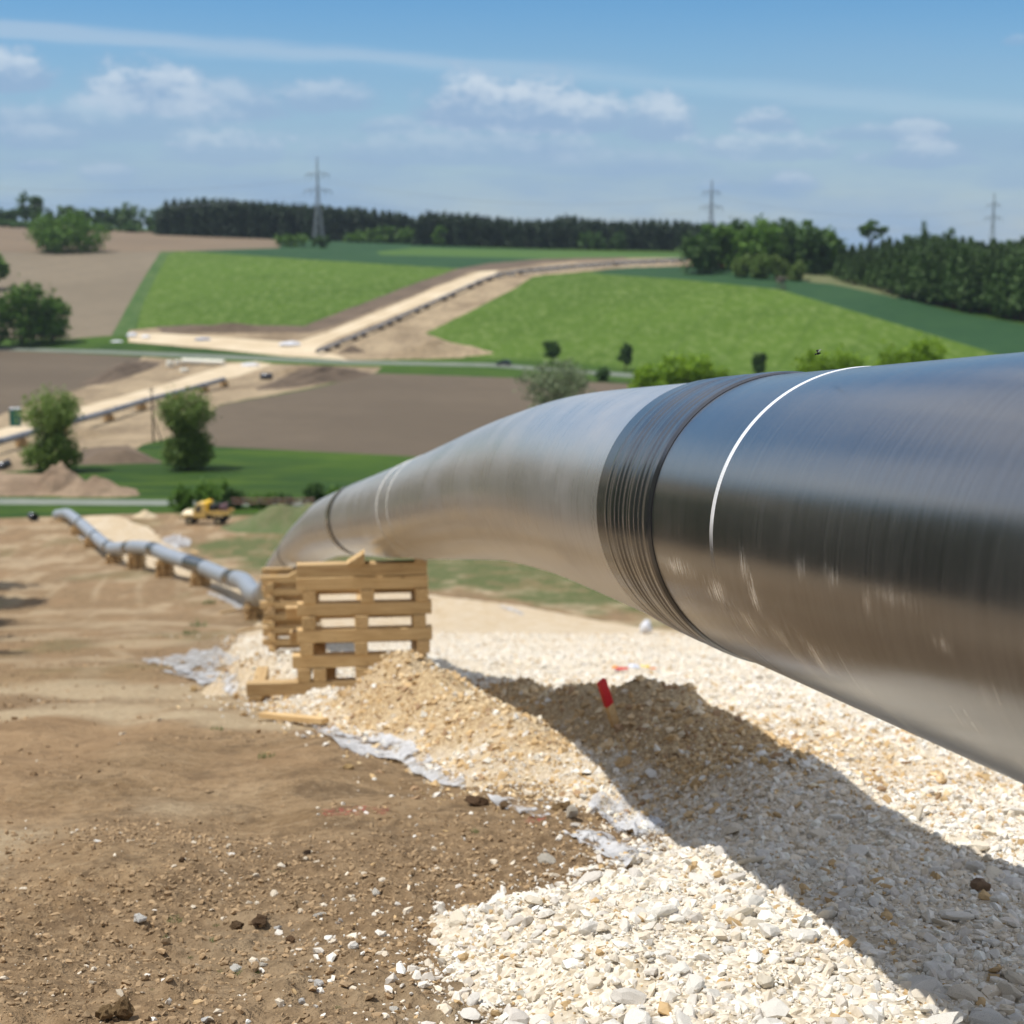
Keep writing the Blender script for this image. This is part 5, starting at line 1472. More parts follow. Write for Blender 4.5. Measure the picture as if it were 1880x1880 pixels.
# broadleaf trees at the left end of the skyline
TL_ = [(-10, 372, 40), (18, 384, 34), (48, 350, 34), (70, 356, 26), (95, 384, 30), (125, 376, 40), (160, 384, 36), (190, 382, 30), (215, 380, 36), (250, 378, 60), (285, 384, 34), (300, 376, 26), (145, 388, 30), (232, 392, 30)]
for k, (px, top, wp) in enumerate(TL_):
    Y = 985 + (k % 3) * 12; x = at(px, 430, Y)[0]; zb = float(tz(x, Y)) - .5; hh = at(px, top, Y)[2] - zb
    e = broad(hh, wp / 2900 * Y * 1.1, 600, .85, 'dark', 120 + k, 'skyline_tree', .12 if k in (2, 3) else .0, 8, 2); sit(e, px, 0, k, 1, Y)
    lab(e, ['tree at the very left edge of the skyline', 'low tree left of the tall poplars on the skyline', 'tallest poplar like tree on the left skyline', 'thinner tree just right of the tallest poplar', 'low tree right of the poplars', 'pointed tree above the wide dome shaped tree', 'dark low tree right of the dome shaped tree', 'dark tree fourth before the wide one on the skyline', 'dark tree left of the widest one on the skyline', 'widest dark tree on the left skyline', 'tree where the conifer wood begins', 'pale tree at the left corner of the conifer wood', 'low tree in the gap behind the dome shaped tree', 'low tree in front of the widest skyline tree'][k], 'tree')
# hedge line below them
for k, px in enumerate([20, 70, 190, 240, 300, 345, 390, 435]):
    Y = 960; e = bush(fit(px, 0, 16, Y), fit(px, 0, 56, Y), 320, .8, 'dark', 150 + k, 'hedge_bush', 6); sit(e, px, 0, k, 1, Y)
    lab(e, 'low dark hedge bush below the skyline trees', 'bush', 'hedge bushes below the left skyline')
# pine wood on the right slope
RB = [(1535, 515), (1560, 525), (1600, 530), (1640, 545), (1700, 560), (1760, 572), (1820, 583), (1880, 594), (1960, 606), (2080, 625)]
RT = [(1535, 452), (1560, 446), (1600, 448), (1650, 440), (1700, 430), (1740, 432), (1780, 436), (1830, 446), (1880, 440), (2080, 436)]
fam2 = [spruce(16, 10.5, 1900, .46, 'pine2', 200 + k, 'pine_tree', .10 + .05 * k, .8) for k in range(4)]
crowns2 = [[c_ for c_ in f.children if c_.name.startswith('crown')][0].data for f in fam2]
grp = 'conifers along the edge of the right hand wood'; used_ = [False] * 4; px = 1545.0; i = 0
while px < 2060:
    y0 = skyline(RB, px); p_ = hit(px, y0 - 3 - r_.uniform(0, 3)); Y = p_[1]
    hh = (skyline(RB, px) - skyline(RT, px) - 18 - r_.uniform(0, 26)) / 2900 * Y; k = i % 4
    e = fam2[k] if not used_[k] else copy_tree(fam2[k]); used_[k] = True
    s = hh / 16; place(e, p_, r_.uniform(0, 6), (s ** .4, s ** .4, s)); lab(e, 'dark green conifer at the edge of the wood on the right slope', 'conifer', grp)
    px += r_.uniform(11, 19); i += 1
spots = []
for row in range(9):
    px = 1538.0 + row * 2
    while px < 2120:
        p0 = hit(px, skyline(RB, px) - 3); Y = p0[1] + 7 + row * 13 + r_.uniform(-5, 5); x = at(px, 430, Y)[0]; zb = float(tz(x, Y))
        want = at(px, skyline(RT, px) + (8 - row) * 4.0 + r_.normal(0, 5), Y)[2]
        spots.append((np.array([x, Y, zb]), min(1.45, max(.3, (want - zb) / 16)), r_.uniform(0, 6))); px += r_.uniform(11, 17)
join_mass('forest', crowns2, spots, 'dense conifer wood covering the right slope', LM['pine2'])
for k, (px, top, wp, lb) in enumerate([(1695, 405, 34, 'tall loose tree top above the right wood'), (1735, 413, 46, 'rounded crown right of the tall loose one above the right wood'), (1668, 424, 26, 'pointed small crown left of the tall loose tree top')]):
    Y = 620; x = at(px, 430, Y)[0]; zb = float(tz(x, Y)); hh = at(px, top, Y)[2] - zb
    e = broad(hh, wp / 2900 * Y * 1.3, 900, .5, 'dark', 160 + k, 'broadleaf_tree', .2, 8, 2); sit(e, px, 0, k, 1, Y); lab(e, lb)
# bush at the foot of the first pylon
e = bush(fit(545, 453, 28), fit(545, 453, 70), 700, .5, 'mid', 170, nl=8); sit(e, 541, 453); lab(e, 'green bush at the left foot of the big pylon', 'bush')
e = bush(fit(590, 455, 22), fit(590, 455, 34), 500, .5, 'dark', 171, nl=6); sit(e, 588, 455); lab(e, 'dark bush right under the big pylon', 'bush')

# trees standing left of the building site: their shade falls into the frame and they mirror in the coating
EDGE = [(-37.0, 88, 18, 8), (-41.0, 99, 18, 8), (-34, 76, 16, 8), (-32.5, 65, 14, 9), (-28, 55, 14, 9), (-25.5, 46, 15, 9), (-23.5, 38, 15, 9), (-22, 31, 15, 8), (-20.5, 24.5, 15, 8), (-20, 18, 15, 8), (-19.5, 11.5, 15, 8), (-19.5, 5, 15, 8), (-19.5, -2, 15, 8)]
EL_ = ['dark tree at the edge of the site whose shade reaches the wheel tracks', 'dark tree next to the one shading the wheel tracks', 'dark tree beside the middle of the slope', 'dark tree on the left border of the slope', 'dark tree left of the slope, fifth from the valley', 'dark tree left of the slope, sixth from the valley', 'dark tree left of the upper slope', 'dark tree beside the upper slope', 'dark tree close by on the left', 'tall dark tree near the camera on the left', 'tall dark tree abreast of the near pipe', 'tall dark tree abreast of the camera', 'tall dark tree behind the camera']
for k, ((x, y, h_, w_), lb) in enumerate(zip(EDGE, EL_)):
    e = broad(h_, w_ * 1.25, 3600, .42, 'dark', 300 + k, 'edge_tree', .0, 12, 5); place(e, (x, y, float(tz(x, y)) - .1), k); lab(e, lb)
for k in range(9):
    x, y = -29 - 1.2 * (k % 2), -4 + k * 8.0; e = broad(16, 12, 1800, .55, 'dark', 340 + k, 'edge_tree', .0, 8, 0); place(e, (x - max(0, y - 30) * .2, y, float(tz(x, y)) - .1), k); lab(e, 'tree in the second row left of the site', 'tree', 'second row of trees left of the site')
# ------------------------------------------------------------------ far pipelines on their supports
def string_pipe(name, label, pts, hgt, r, sup_px, sup_kind, cap_end=None):
    W = []
    for (px, py) in dense(pts, 16, False):
        p_ = hit(px, py + hgt_px(px, py, hgt)); W.append(p_ + np.array([0, 0, hgt]))
    W = np.array(W); s = np.concatenate([[0], np.cumsum(np.linalg.norm(np.diff(W, axis=0), axis=1))])
    f = lambda u: np.array([np.interp(u, s, W[:, i]) for i in range(3)])
    e = empty(name, W[0] - np.array([0, 0, hgt]), label=label, cat='pipeline')
    L = s[-1]; n = max(1, int(L / 18)); sp = L / n
    for k in range(n):
        o = sweep('pipe_section', np.linspace(k * sp + (.5 if k else 0), (k + 1) * sp, 7), r, M_FAR2, e, 14, ax=f); o.matrix_parent_inverse = Matrix.Translation(-e.location)
        if k:
            o = sweep('joint_sleeve', np.linspace(k * sp - .4, k * sp + .6, 4), r * 1.04, M_PS, e, 14, ax=f); o.matrix_parent_inverse = Matrix.Translation(-e.location)
    return e, f, s, W
def hgt_px(px, py, h):
    Y = hit(px, py)[1]; return h * 2900 / Y
M_FAR2 = simple('distant_coating', (.16, .17, .19), (.24, .25, .27), .2, .5, metal=.3)

e, f, s, W = string_pipe('pipeline', 'thin dark pipeline string along the cream track in the valley', [(-260, 872), (-100, 836), (0, 812), (60, 795), (150, 771), (200, 757), (260, 738), (340, 717), (412, 697)], 1.7, .5, None, None)
SL = ['timber support of the valley pipe seen left of the left willow', 'timber support of the valley pipe behind the left willow', 'timber support of the valley pipe just right of the left willow', 'timber support of the valley pipe left of the utility pole', 'timber support of the valley pipe right of the utility pole', 'timber support of the valley pipe by the right willow', 'last timber support at the far end of the valley pipe']
for (px, lb) in zip([10, 90, 192, 249, 310, 365, 404], SL):
    k = int(np.argmin([abs(940 + 2900 * w_[0] / w_[1] / .985 - px) for w_ in W])); p_ = W[k]
    c_ = small_crib(9, 1.3, lb, grp='timber supports of the valley pipe'); zg = float(tz(p_[0], p_[1])); c_.scale = (1.3, 1.3, (p_[2] - .5 - zg + .1) / (9 * H)); c_.location = (p_[0], p_[1], zg - .1); c_.rotation_euler = (0, 0, .6)

e, f, s, W = string_pipe('pipeline', 'long dark pipeline string climbing the far hill on many supports', [(582, 645), (620, 630), (700, 597), (800, 552), (880, 516), (917, 503), (960, 497), (1040, 489), (1120, 483), (1200, 479), (1272, 476)], 1.3, .5, None, None)
M_CONC = simple('pale_block', (.55, .51, .45), (.42, .39, .34), .8, .9)
mbk = MB(); mbk.box((0, 0, .5), (2.0, 2.6, 1.0), bevel=.08); MEB = mbk.mesh('block'); MEB.materials.append(M_CONC)
mbk = MB(); mbk.box((0, 0, .5), (1.2, 1.8, 1.0), bevel=.05); MED = mbk.mesh('block'); MED.materials.append(simple('dark_support', (.09, .065, .045), (.06, .045, .035), 1, .9))
mbk = MB(); mbk.box((0, 0, 1.06), (1.0, 1.4, .12)); MES = mbk.mesh('saddle'); MES.materials.append(M_WOOD)
pxs = [(940 + 2900 * w_[0] / (w_[1] * .985)) for w_ in W]
for i, px in enumerate(list(np.linspace(596, 905, 14)) + list(np.linspace(924, 1262, 24))):
    k = int(np.argmin([abs(q - px) for q in pxs])); p_ = W[k]; zg = float(tz(p_[0], p_[1]))
    dark_ = i < 14
    c_ = empty('pipe_support', (p_[0], p_[1], zg - .08), (0, 0, .5))
    obj('block', MED if dark_ else MEB, None, c_); obj('saddle', MES, None, c_)
    c_.scale = (1.15, 1.15, (p_[2] - .5 - zg + .08) / 1.12)
    tag(c_, 'dark timber block under the pipe on the steep lower stretch of the hill' if dark_ else 'pale block under the pipe on the upper stretch near the hill crest', 'pipe support', 'dark supports of the hill pipeline' if dark_ else 'pale supports of the hill pipeline')

def loose_pipe(px, py, L, r, rz, label, tilt=0):
    p_ = hit(px, py) if hit(px, py)[1] > 168 else hit_surf(px, py)
    e = empty('pipe_piece', p_, (0, tilt, rz), label=label, cat='pipe')
    mb = MB(); bmesh.ops.create_cone(mb.bm, cap_ends=False, segments=28, radius1=r, radius2=r, depth=L, matrix=Matrix.Translation((0, 0, r)) @ Matrix.Rotation(PI / 2, 4, 'Y'))
    o = mb.build('shell', M_PS, e, smooth=True); md = o.modifiers.new('wall', 'SOLIDIFY'); md.thickness = .03
    mb = MB(); bmesh.ops.create_cone(mb.bm, cap_ends=True, segments=28, radius1=r * .93, radius2=r * .93, depth=L * .9, matrix=Matrix.Translation((-.1, 0, r)) @ Matrix.Rotation(PI / 2, 4, 'Y')); mb.build('dark_inside', M_DARKIN, e)
    return e
loose_pipe(61, 956, 1.1, .42, -.9, 'short cut pipe piece lying left of the far pipe end, dark mouth showing')
loose_pipe(8, 862, 2.2, .55, .5, 'dark pipe piece lying tilted at the left edge before the soil heap', -.35)
loose_pipe(489, 697, 3.0, .8, .2, 'dark pipe piece on the sandy strip at the end of the valley track')

# ------------------------------------------------------------------ soil heaps
def heap(label, px, py, L, W_, h_, mat, seed, rz=0, name='soil_heap', n=44, cen=None):
    p_ = hit(px, py) if cen is None else cen; e0 = p_[:2]; u = np.linspace(-1, 1, n); gx, gy = np.meshgrid(u, u, indexing='ij')
    r = np.sqrt(gx ** 2 + gy ** 2); r = r + .22 * fbm(gx * 1.5 + seed, gy * 1.5, seed, 3)
    q_ = np.clip(1 - r, 0, 1); z = h_ * (.45 * q_ + .55 * sstep(0, .9, q_)) * (1 + .4 * fbm(gx * 3, gy * 3 + seed, seed + 1, 3)) + h_ * .05 * fbm(gx * 12, gy * 12, seed, 2) * (r < 1)
    c_, s_ = math.cos(rz), math.sin(rz); x = gx * L / 2; y = gy * W_ / 2
    X = x * c_ - y * s_ + e0[0]; Yv = x * s_ + y * c_ + e0[1]
    V = np.stack([X, Yv, tz(X, Yv) + z - .12], -1).reshape(-1, 3)
    return tag(obj(name, new_mesh(name, V, grid_faces(n, n), True), mat), label, 'soil heap')
def ridge(label, a, b, W_, h_, mat, seed):
    A = hit(*a); B = hit(*b); m_ = (A + B) / 2; d = B - A; L = math.hypot(d[0], d[1])
    px = 940 + 2900 * m_[0] / m_[1] / 1.0; 
    return heap(label, 0, 0, L, W_, h_, mat, seed, math.atan2(d[1], d[0]), n=60, cen=m_)
heap('round brown soil heap in front of the left willow', 112, 902, 11, 8, 3.4, FM['topsoil2'], 4)
heap('low long tail of the soil heap spreading to the right', 175, 908, 12, 6, 1.9, FM['topsoil2'], 6)
heap('low reddish soil mound at the left edge by the farm road', 20, 905, 14, 7, 1.9, FM['topsoil2'], 8)
ridge('dark topsoil ridge between brown field and valley strip', (148, 712), (288, 664), 9, 2.6, FM['topsoil'], 9)
ridge('long grey brown topsoil ridge right of the valley track end', (470, 716), (685, 684), 12, 3.6, FM['topsoil'], 10)
heap('sandy heap along the valley track end', 560, 688, 26, 9, 2.4, FM['strip_soil'], 12, .1)
heap('tan heap at the foot of the hill strip right of the road', 800, 650, 34, 16, 3.6, FM['strip_soil'], 13, -.1, n=60)
heap('small reddish heap beside the lowest hill supports', 645, 646, 9, 6, 2.0, FM['topsoil'], 14)
ridge('dark long ridge above the lower hill track', (290, 607), (565, 606), 9, 2.4, FM['topsoil'], 15)
heap('low dark soil patch heaped behind the willows', 215, 846, 13, 8, 1.6, FM['topsoil'], 16)
heap('light sandy mound on the construction strip behind the willows', 170, 800, 10, 7, 1.6, FM['strip_soil'], 17)
heap('grassed soil mound beyond the bank behind the pipe ring', 548, 968, 16, 12, 2.6, FM['rough'], 18)
heap('pale gravel heap left of the truck', 267, 950, 3.4, 2.6, .8, FM['cream'], 19)

# ------------------------------------------------------------------ yellow truck
M_YEL = simple('truck_yellow', (.62, .43, .13), (.55, .38, .12), 1.5, .45, spec=.5)
M_CREAM = simple('truck_bonnet', (.72, .60, .36), None, 1, .4, spec=.5)
M_TARP = simple('yellow_cover', (.85, .52, .02), (.78, .45, .02), 3, .5)
M_GLASS = simple('dark_glass', (.02, .03, .035), None, 1, .08, spec=.8)
M_TYRE = simple('tyre', (.016, .016, .017), (.03, .028, .025), 8, .85)
M_CHAS = simple('chassis_black', (.02, .02, .02), None, 1, .7)
M_RIM = simple('rim', (.30, .26, .16), None, 1, .6)
M_MIXD = simple('equipment', (.08, .12, .16), (.22, .06, .05), 5, .6)
tp = hit_surf(378, 962)
tr_ = empty('truck', tp, (0, 0, -.13), label='yellow off road truck with short bonnet and loaded bed parked before the bushes', cat='truck')
mb = MB(); mb.box((-1.65, 0, .98), (1.3, 1.72, .62), bevel=.10); mb.box((-1.70, 0, 1.33), (1.0, 1.5, .2), bevel=.09); mb.build('bonnet', M_CREAM, tr_)
mb = MB(); mb.prism([(-1.05, .75), (.35, .75), (.35, 2.25), (-.62, 2.3), (-1.05, 1.42)], -.88, .88, 'Y'); o = mb.build('cab', M_YEL, tr_)
md = o.modifiers.new('b', 'BEVEL'); md.width = .07; md.segments = 2
for s_ in (-1, 1):
    mb = MB(); mb.prism([(-.86, 1.42), (-.58, 2.12), (-.20, 2.12), (-.20, 1.42)], s_ * .882, s_ * .90, 'Y'); mb.build('side_window', M_GLASS, tr_)
    mb = MB(); mb.box((-1.80, s_ * .62, 1.08), (1.05, .03, .03)); mb.bar((-2.31, s_ * .58, 1.06), (-2.36, s_ * .58, 1.06), .12, .12, 16); mb.build('headlight', M_WHITE, tr_)
mb = MB(); d_ = math.atan2(.43, .88); mb.box((-.865, 0, 1.87), (.03, 1.5, .78), (0, math.atan2(.43, .88), 0)); mb.build('windscreen', M_GLASS, tr_)
mb = MB(); mb.box((.28, 0, 1.95), (.62, 1.7, 1.05), bevel=.12); mb.build('yellow_cover', M_TARP, tr_)
mb = MB(); mb.box((.90, 0, 1.75), (.60, 1.5, .7), bevel=.05); mb.build('load_crate', M_CHAS, tr_)
mb = MB(); mb.box((1.65, 0, 1.2), (2.3, 1.86, .10)); mb.box((1.65, -.92, 1.38), (2.3, .05, .38)); mb.box((1.65, .92, 1.38), (2.3, .05, .38)); mb.box((2.8, 0, 1.38), (.05, 1.86, .38)); mb.build('cargo_bed', M_YEL, tr_)
mb = MB(); mb.box((1.9, .2, 1.75), (.7, .9, .6), bevel=.05); mb.box((2.35, -.35, 1.9), (.35, .5, .9), bevel=.04); mb.bar((1.6, -.4, 1.5), (1.7, -.5, 2.3), .05); mb.build('loaded_equipment', M_MIXD, tr_)
mb = MB(); mb.box((.2, 0, .72), (4.6, .9, .28)); mb.box((-2.35, 0, .68), (.16, 1.7, .24), bevel=.03); mb.box((.4, 0, .95), (1.3, 1.7, .3)); mb.build('chassis', M_CHAS, tr_)
for (wx, wy) in [(-1.45, -.78), (-1.45, .78), (1.62, -.78), (1.62, .78)]:
    we = empty('wheel', (wx, wy, .46)); we.parent = tr_
    mb = MB(); mb.bar((0, -.17, 0), (0, .17, 0), .47, .47, 28); o = mb.build('tyre', M_TYRE, we, smooth=False); md = o.modifiers.new('b', 'BEVEL'); md.width = .05; md.segments = 2
    mb = MB(); mb.bar((0, -.19, 0), (0, .19, 0), .22, .22, 18); mb.build('rim', M_RIM, we)
mb = MB()
for (wx) in (-1.45, 1.62):
    for s_ in (-1, 1): mb.box((wx, s_ * .80, 1.02), (1.15, .34, .06), bevel=.02); mb.box((wx - .55, s_ * .80, .88), (.06, .34, .28)); 
mb.build('mudguard', M_YEL, tr_)
tr_.scale = (.97, .97, .97)

# dark car on the country road
def car(px, py, rz, body_mat, label, s=1.0):
    p_ = hit(px, py); e = empty('car', p_, (0, 0, rz), label=label, cat='car')
    mb = MB(); mb.prism([(-2.15, .35), (2.15, .35), (2.15, .85), (1.9, .98), (1.1, 1.02), (-.9, 1.0), (-1.9, .88), (-2.15, .7)], -.88, .88, 'Y'); o = mb.build('body', body_mat, e)
    md = o.modifiers.new('b', 'BEVEL'); md.width = .08; md.segments = 2
    mb = MB(); mb.prism([(-1.15, .98), (1.75, .98), (1.35, 1.44), (-.35, 1.47)], -.74, .74, 'Y'); mb.build('window_band', M_GLASS, e)
    mb = MB(); mb.prism([(-.45, 1.43), (1.4, 1.41), (1.25, 1.49), (-.3, 1.52)], -.70, .70, 'Y'); mb.build('roof', body_mat, e)
    for wx in (-1.35, 1.35):
        for s_ in (-1, 1):
            mb = MB(); mb.bar((wx, s_ * .74, .33), (wx, s_ * .91, .33), .33, .33, 18); mb.build('wheel', M_TYRE, e)
    for s_ in (-1, 1):
        mb = MB(); mb.box((-2.12, s_ * .62, .70), (.08, .34, .14)); mb.build('headlight', M_WHITE, e)
    e.scale = (s,) * 3
car(925, 671, -.12, simple('car_navy', (.012, .018, .035), None, 1, .25, spec=.8), 'dark blue car driving on the country road')

# orange excavator by the broadleaf clump
p_ = hit(1322, 495)
M_OR = simple('excavator_orange', (.62, .17, .03), (.5, .13, .03), 1, .5)
ex = empty('excavator', p_, (0, 0, .3), label='small orange excavator at the foot of the broadleaf clump', cat='excavator')
mb = MB(); mb.box((-.1, -.9, .4), (2.8, .5, .75), bevel=.2); mb.box((-.1, .9, .4), (2.8, .5, .75), bevel=.2); mb.build('track', M_CHAS, ex)
mb = MB(); mb.box((.35, .1, 1.35), (2.1, 2.1, .9), bevel=.1); mb.build('body', M_OR, ex)
mb = MB(); mb.box((-.55, -.5, 2.05), (1.0, .95, 1.3), bevel=.08); mb.build('cab', M_OR, ex)
mb = MB(); mb.box((-.56, -.5, 2.2), (1.04, .99, .7)); mb.build('window', M_GLASS, ex)
mb = MB(); mb.beam((-.9, .2, 1.3), (-2.6, .2, 3.3), .3); mb.beam((-2.6, .2, 3.3), (-3.9, .2, 1.6), .24); mb.build('boom', M_OR, ex)
mb = MB(); mb.box((-4.0, .2, 1.2), (.6, .8, .6), (0, .4, 0), bevel=.06); mb.build('bucket', M_CHAS, ex)

# white tanks and a pipe length lying by the road in the valley
M_OFF = simple('cream_paint', (.72, .69, .58), (.62, .60, .52), .5, .5)
a = hit(336, 669); c_ = hit(412, 672)
e = empty('stored_pipe', a, label='long cream coated pipe length lying beside the country road', cat='pipe')
mb = MB(); mb.bar((0, 0, .9), tuple((c_ - a) + np.array([0, 0, .9])), .85, .85, 20); mb.build('shell', M_OFF, e, smooth=False)
mb = MB(); d_ = Vector(c_ - a)
for u in (.15, .5, .85): mb.box(tuple(d_ * u + Vector((0, 0, .1))), (.5, 2.2, .3))
mb.build('bearer', M_WOOD, e)
def tank(px, py, r, h_, label):
    p_ = hit(px, py); e = empty('tank', p_, label=label, cat='tank', group='white tanks by the country road')
    mb = MB(); mb.bar((0, 0, .2), (0, 0, h_), r, r, 20); mb.bar((0, 0, h_), (0, 0, h_ + r * .25), r, r * .5, 20); mb.build('shell', M_OFF, e)
    mb = MB(); mb.bar((0, 0, h_ + r * .2), (0, 0, h_ + r * .45), r * .25, r * .25, 12); mb.build('lid', M_CHAS, e)
    mb = MB(); mb.box((0, 0, .1), (r * 2.1, r * 2.1, .22)); mb.build('base', M_WOOD, e)
tank(312, 675, 1.05, 1.7, 'white tank at the left end of the cream pipe length'); tank(326, 671, .8, 1.4, 'smaller white tank touching the cream pipe length'); tank(338, 685, 1.1, 1.0, 'low white tank standing apart below the cream pipe')
def crate(px, py, d_, mat, label, cat, name, rz=0):
    p_ = hit(px, py); e = empty(name, p_, (0, 0, rz), label=label, cat=cat)
    mb = MB(); mb.box((0, 0, d_[2] / 2), d_, bevel=.06); mb.build('body', mat, e)
    mb = MB(); mb.box((0, 0, d_[2] + .06), (d_[0] * 1.05, d_[1] * 1.05, .12), bevel=.03); mb.build('roof', M_WHITE if 'toilet' in name else mat, e)
    mb = MB(); mb.box((0, -d_[1] / 2 - .02, d_[2] * .48), (d_[0] * .6, .04, d_[2] * .85)); mb.build('door', mat, e)
crate(29, 782, (1.6, 1.6, 3.0), simple('toilet_green', (.02, .11, .085), None, 1, .5), 'dark green cabin beside the track left of the left willow', 'cabin', 'portable_toilet')
# white bundles beside the hill tracks
def bundle(px, py, w_, h_, label, seed, mat=None):
    p_ = hit(px, py); bmx = bmesh.new(); bmesh.ops.create_icosphere(bmx, subdivisions=3, radius=1)
    for v in bmx.verts:
        k = 1 + .35 * float(fbm(np.array([v.co.x * 2 + seed]), np.array([v.co.y * 2 + v.co.z]), seed, 3)[0]); v.co = Vector((v.co.x * w_ / 2 * k, v.co.y * w_ / 3 * k, max(v.co.z, -.3) * h_ * k))
    me = bpy.data.meshes.new('tarpaulin'); bmx.to_mesh(me); bmx.free()
    tag(obj('tarpaulin', me, mat or M_WHITE, None, p_ + np.array([0, 0, h_ * .3])), label, 'tarpaulin')
bundle(243, 618, 3.6, 1.0, 'white covered bundle at the left end of the lower hill track', 1)
bundle(268, 620, 3.0, .6, 'small pale bundle just right of the white covered one', 2)
bundle(372, 624, 5.0, .5, 'bluish flat tarpaulin on the upper side of the lower hill track', 3, simple('blue_tarp', (.25, .3, .42), (.18, .22, .34), 1, .6))
bundle(533, 634, 7.0, .9, 'bright white tarpaulin where the two hill tracks fork', 4)
bundle(214, 628, 4.0, .4, 'pale flat sheet beside the road left of the lower hill track', 5)
bundle(460, 672, 5.0, .6, 'whitish tarpaulin at the upper end of the valley track', 6)

# utility pole, hunting stand
p_ = hit(282, 812); e = empty('utility_pole', p_, label='slim wooden utility pole left of the right willow', cat='pole')
hh = fit(282, 812, 104); mb = MB(); mb.bar((0, 0, -.2), (0, 0, hh), .16, .10, 10); mb.build('post', M_BARK, e)
mb = MB(); mb.beam((-.6, 0, hh - .5), (.6, 0, hh - .5), .1); mb.build('crossarm', M_BARK, e)
mb = MB(); mb.beam((.0, 0, hh * .5), (1.3, .0, -.1), .14); mb.build('strut', M_BARK, e)
p_ = hit(1433, 531); e = empty('hunting_stand', p_, (0, 0, .4), label='small dark wooden hunting stand at the edge of the barley field', cat='hunting stand'); M_HS = simple('old_wood', (.09, .075, .06), (.13, .11, .09), 1, .9)
for (x_, y_) in [(-.9, -.9), (.9, -.9), (.9, .9), (-.9, .9)]:
    mb = MB(); mb.beam((x_ * 1.25, y_ * 1.25, -.2), (x_, y_, 2.4), .16); mb.build('leg', M_HS, e)
mb = MB(); mb.box((0, 0, 2.9), (2.1, 2.1, 1.1)); mb.box((0, 0, 2.35), (2.3, 2.3, .12)); mb.build('hut', M_HS, e)
mb = MB(); mb.box((0, 0, 3.9), (2.5, 2.5, .14), (.12, 0, 0)); mb.box((-1, -1, 3.6), (.12, .12, .7)); mb.box((1, -1, 3.6), (.12, .12, .7)); mb.box((-1, 1, 3.6), (.12, .12, .7)); mb.box((1, 1, 3.6), (.12, .12, .7)); mb.build('roof', M_HS, e)
mb = MB(); mb.beam((-.35, -2.2, 0), (-.35, -1.1, 2.4), .1); mb.beam((.35, -2.2, 0), (.35, -1.1, 2.4), .1)
for k in range(6): mb.beam((-.35, -2.1 + k * .18, .25 + k * .4), (.35, -2.1 + k * .18, .25 + k * .4), .07)
mb.build('ladder', M_HS, e)

# ------------------------------------------------------------------ barrier tape behind the truck
m, t, b = new_mat('striped_tape')
uvn = t.node('ShaderNodeUVMap'); uvn.uv_map = 'UVMap'; sx = t.node('ShaderNodeSeparateXYZ'); t.l.new(uvn.outputs[0], sx.inputs[0])
k_ = t.m('GREATER_THAN', t.m('FRACT', t.m('ADD', t.m('MULTIPLY', sx.outputs[0], 1.0), t.m('MULTIPLY', sx.outputs[1], .4))), .5)
t.l.new(t.mix(k_, (.55, .05, .04), (.68, .62, .58)), b.inputs['Base Color']); b.inputs['Roughness'].default_value = .5
e = empty('barrier_tape', hit(500, 940), label='red and white striped barrier tape strung between thin posts before the bushes', cat='barrier tape')
tops = []
for px in (425, 452, 478, 505, 530, 556, 578):
    p_ = hit(px, 939); zt_ = 1.55; mb = MB(); q = p_ - np.array(e.location[:])
    mb.bar((q[0], q[1], q[2] - .1), (q[0], q[1], q[2] + zt_), .025, .025, 8); mb.build('post', M_HS, e); tops.append(q + np.array([0, 0, zt_ - .08]))
for i in range(len(tops) - 1):
    for lev, dz in enumerate((0, -.42)):
        V = []; UV = []
        for j in range(9):
            u = j / 8; c_ = tops[i] * (1 - u) + tops[i + 1] * u; c_ = c_ + np.array([0, 0, dz - .12 * 4 * u * (1 - u)])
            V += [c_ + np.array([0, 0, .06]), c_ - np.array([0, 0, .06])]; UV += [(j * .5 + i * 4, 0), (j * .5 + i * 4, 1)]
        me = new_mesh('tape', V, [(2 * j, 2 * j + 1, 2 * j + 3, 2 * j + 2) for j in range(8)], True, uv=np.array(UV)); obj('tape', me, m, e)
for (px0, px1) in [(318, 345), (288, 312)]:
    pass

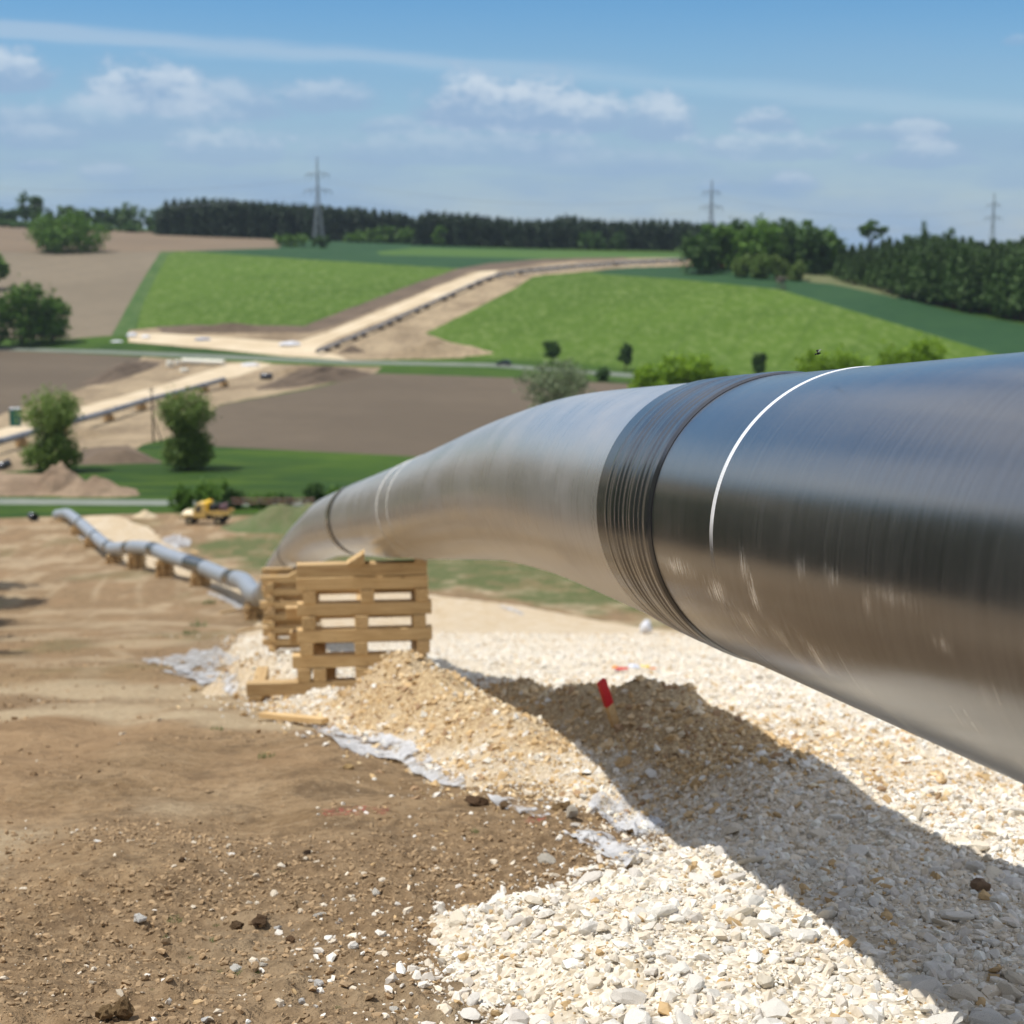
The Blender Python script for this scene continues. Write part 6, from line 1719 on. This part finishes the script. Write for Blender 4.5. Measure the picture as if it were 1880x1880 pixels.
# ------------------------------------------------------------------ power line
M_STEEL = simple('galvanised', (.36, .40, .43), (.30, .33, .36), .2, .6, metal=.3)
def pylon(px, Y, top_py, arm_py, arm_half, label, base=None):
    x = at(px, 430, Y)[0]; zb = float(tz(x, Y)); top = at(px, top_py, Y)[2] - zb
    e = empty('pylon', (x, Y, zb), (0, 0, .35), label=label, cat='pylon', group=None)
    az_ = [at(px, q, Y)[2] - zb for q in arm_py]; hb = 2.7
    def hw(z): 
        zc_ = az_[-1] - 3
        return hb * (1 - z / zc_) + .75 * z / zc_ if z < zc_ else max(.12, .75 * (1 - (z - zc_) / (top - zc_)))
    mb = MB()
    lv = [0] + [az_[-1] * u for u in (.16, .3, .42, .53, .63, .72, .80, .87, .94)] + [az_[-1], (az_[-1] + az_[0]) / 2, az_[0], top]
    for i in range(len(lv) - 1):
        a0, a1 = hw(lv[i]), hw(lv[i + 1]); c0 = [(-a0, -a0), (a0, -a0), (a0, a0), (-a0, a0)]; c1 = [(-a1, -a1), (a1, -a1), (a1, a1), (-a1, a1)]
        for k in range(4):
            mb.beam((*c0[k], lv[i]), (*c1[k], lv[i + 1]), .22); mb.beam((*c0[k], lv[i]), (*c1[(k + 1) % 4], lv[i + 1]), .10); mb.beam((*c0[(k + 1) % 4], lv[i]), (*c1[k], lv[i + 1]), .10)
            mb.beam((*c1[k], lv[i + 1]), (*c1[(k + 1) % 4], lv[i + 1]), .14)
    mb.build('tower', M_STEEL, e); ends = [Vector((0, 0, top))]
    for z, ah in zip(az_, arm_half):
        L_ = ah / 2900 * Y
        for s_ in (-1, 1):
            mb = MB(); t_ = Vector((s_ * L_, 0, z)); r0 = hw(z)
            for yy in (-r0, r0): mb.beam((s_ * r0, yy, z - .3), t_, .24); mb.beam((s_ * r0, yy, z + 1.6), t_, .2)
            for u in (.3, .6): mb.beam((s_ * (r0 + (L_ - r0) * u), -r0 * (1 - u), z), (s_ * (r0 + (L_ - r0) * u), 0, z + 1.6 * (1 - u)), .12)
            mb.build('crossarm', M_STEEL, e)
            for u in (.55, 1.0):
                q = Vector((s_ * L_ * u, 0, z)); mb = MB(); mb.bar(q, q - Vector((0, 0, 2.2)), .14, .14, 6); mb.build('insulator', M_GLASS, e); ends.append(q - Vector((0, 0, 2.2)))
    R_ = Matrix.Rotation(.35, 4, 'Z'); return [Vector((x, Y, zb)) + R_ @ q for q in ends]
P1 = pylon(585, 880, 288, (320, 350), (21, 25), 'big lattice pylon rising before the far wood')
P2 = pylon(1305, 980, 330, (353, 380), (18, 22), 'lattice pylon rising behind the broadleaf clump')
P3 = pylon(1822, 1180, 354, (376, 400), (14, 18), 'faint lattice pylon above the right hand wood')
P0 = pylon(-330, 800, 270, (300, 330), (24, 28), 'lattice pylon outside on the left')
M_WIRE = simple('cable', (.22, .24, .26), None, 1, .6)
mb_e = empty('power_line', P1[0], label='thin sagging power cables between the pylons', cat='power line')
for A, B in ((P0, P1), (P1, P2), (P2, P3)):
    for a, c_ in zip(A, B):
        V = []; n = 24; sag = 9 if (a - A[0]).length > 1 else 5
        for j in range(n + 1):
            u = j / n; q = a.lerp(c_, u) - Vector((0, 0, sag * 4 * u * (1 - u))) - mb_e.location
            V += [q + Vector((0, 0, .022)), q + Vector((0, .022, -.015)), q + Vector((0, -.022, -.015))]
        Fc = [(3 * j + k, 3 * j + (k + 1) % 3, 3 * j + 3 + (k + 1) % 3, 3 * j + 3 + k) for j in range(n) for k in range(3)]
        obj('cable', new_mesh('cable', [tuple(v) for v in V], Fc), M_WIRE, mb_e)

# ------------------------------------------------------------------ air
mb = MB(); mb.box((0, 0, 4), (5300, 5300, 96)); 
m = bpy.data.materials.new('air'); m.use_nodes = True; t = NT(m.node_tree); t.n.clear()
o_ = t.node('ShaderNodeOutputMaterial'); v_ = t.node('ShaderNodeVolumePrincipled'); v_.inputs['Color'].default_value = (.66, .80, .97, 1); v_.inputs['Density'].default_value = .00006; v_.inputs['Anisotropy'].default_value = .2
t.l.new(v_.outputs[0], o_.inputs['Volume'])
HZ = mb.build('haze', m); tag(HZ, 'thin summer haze over the land', kind='stuff')
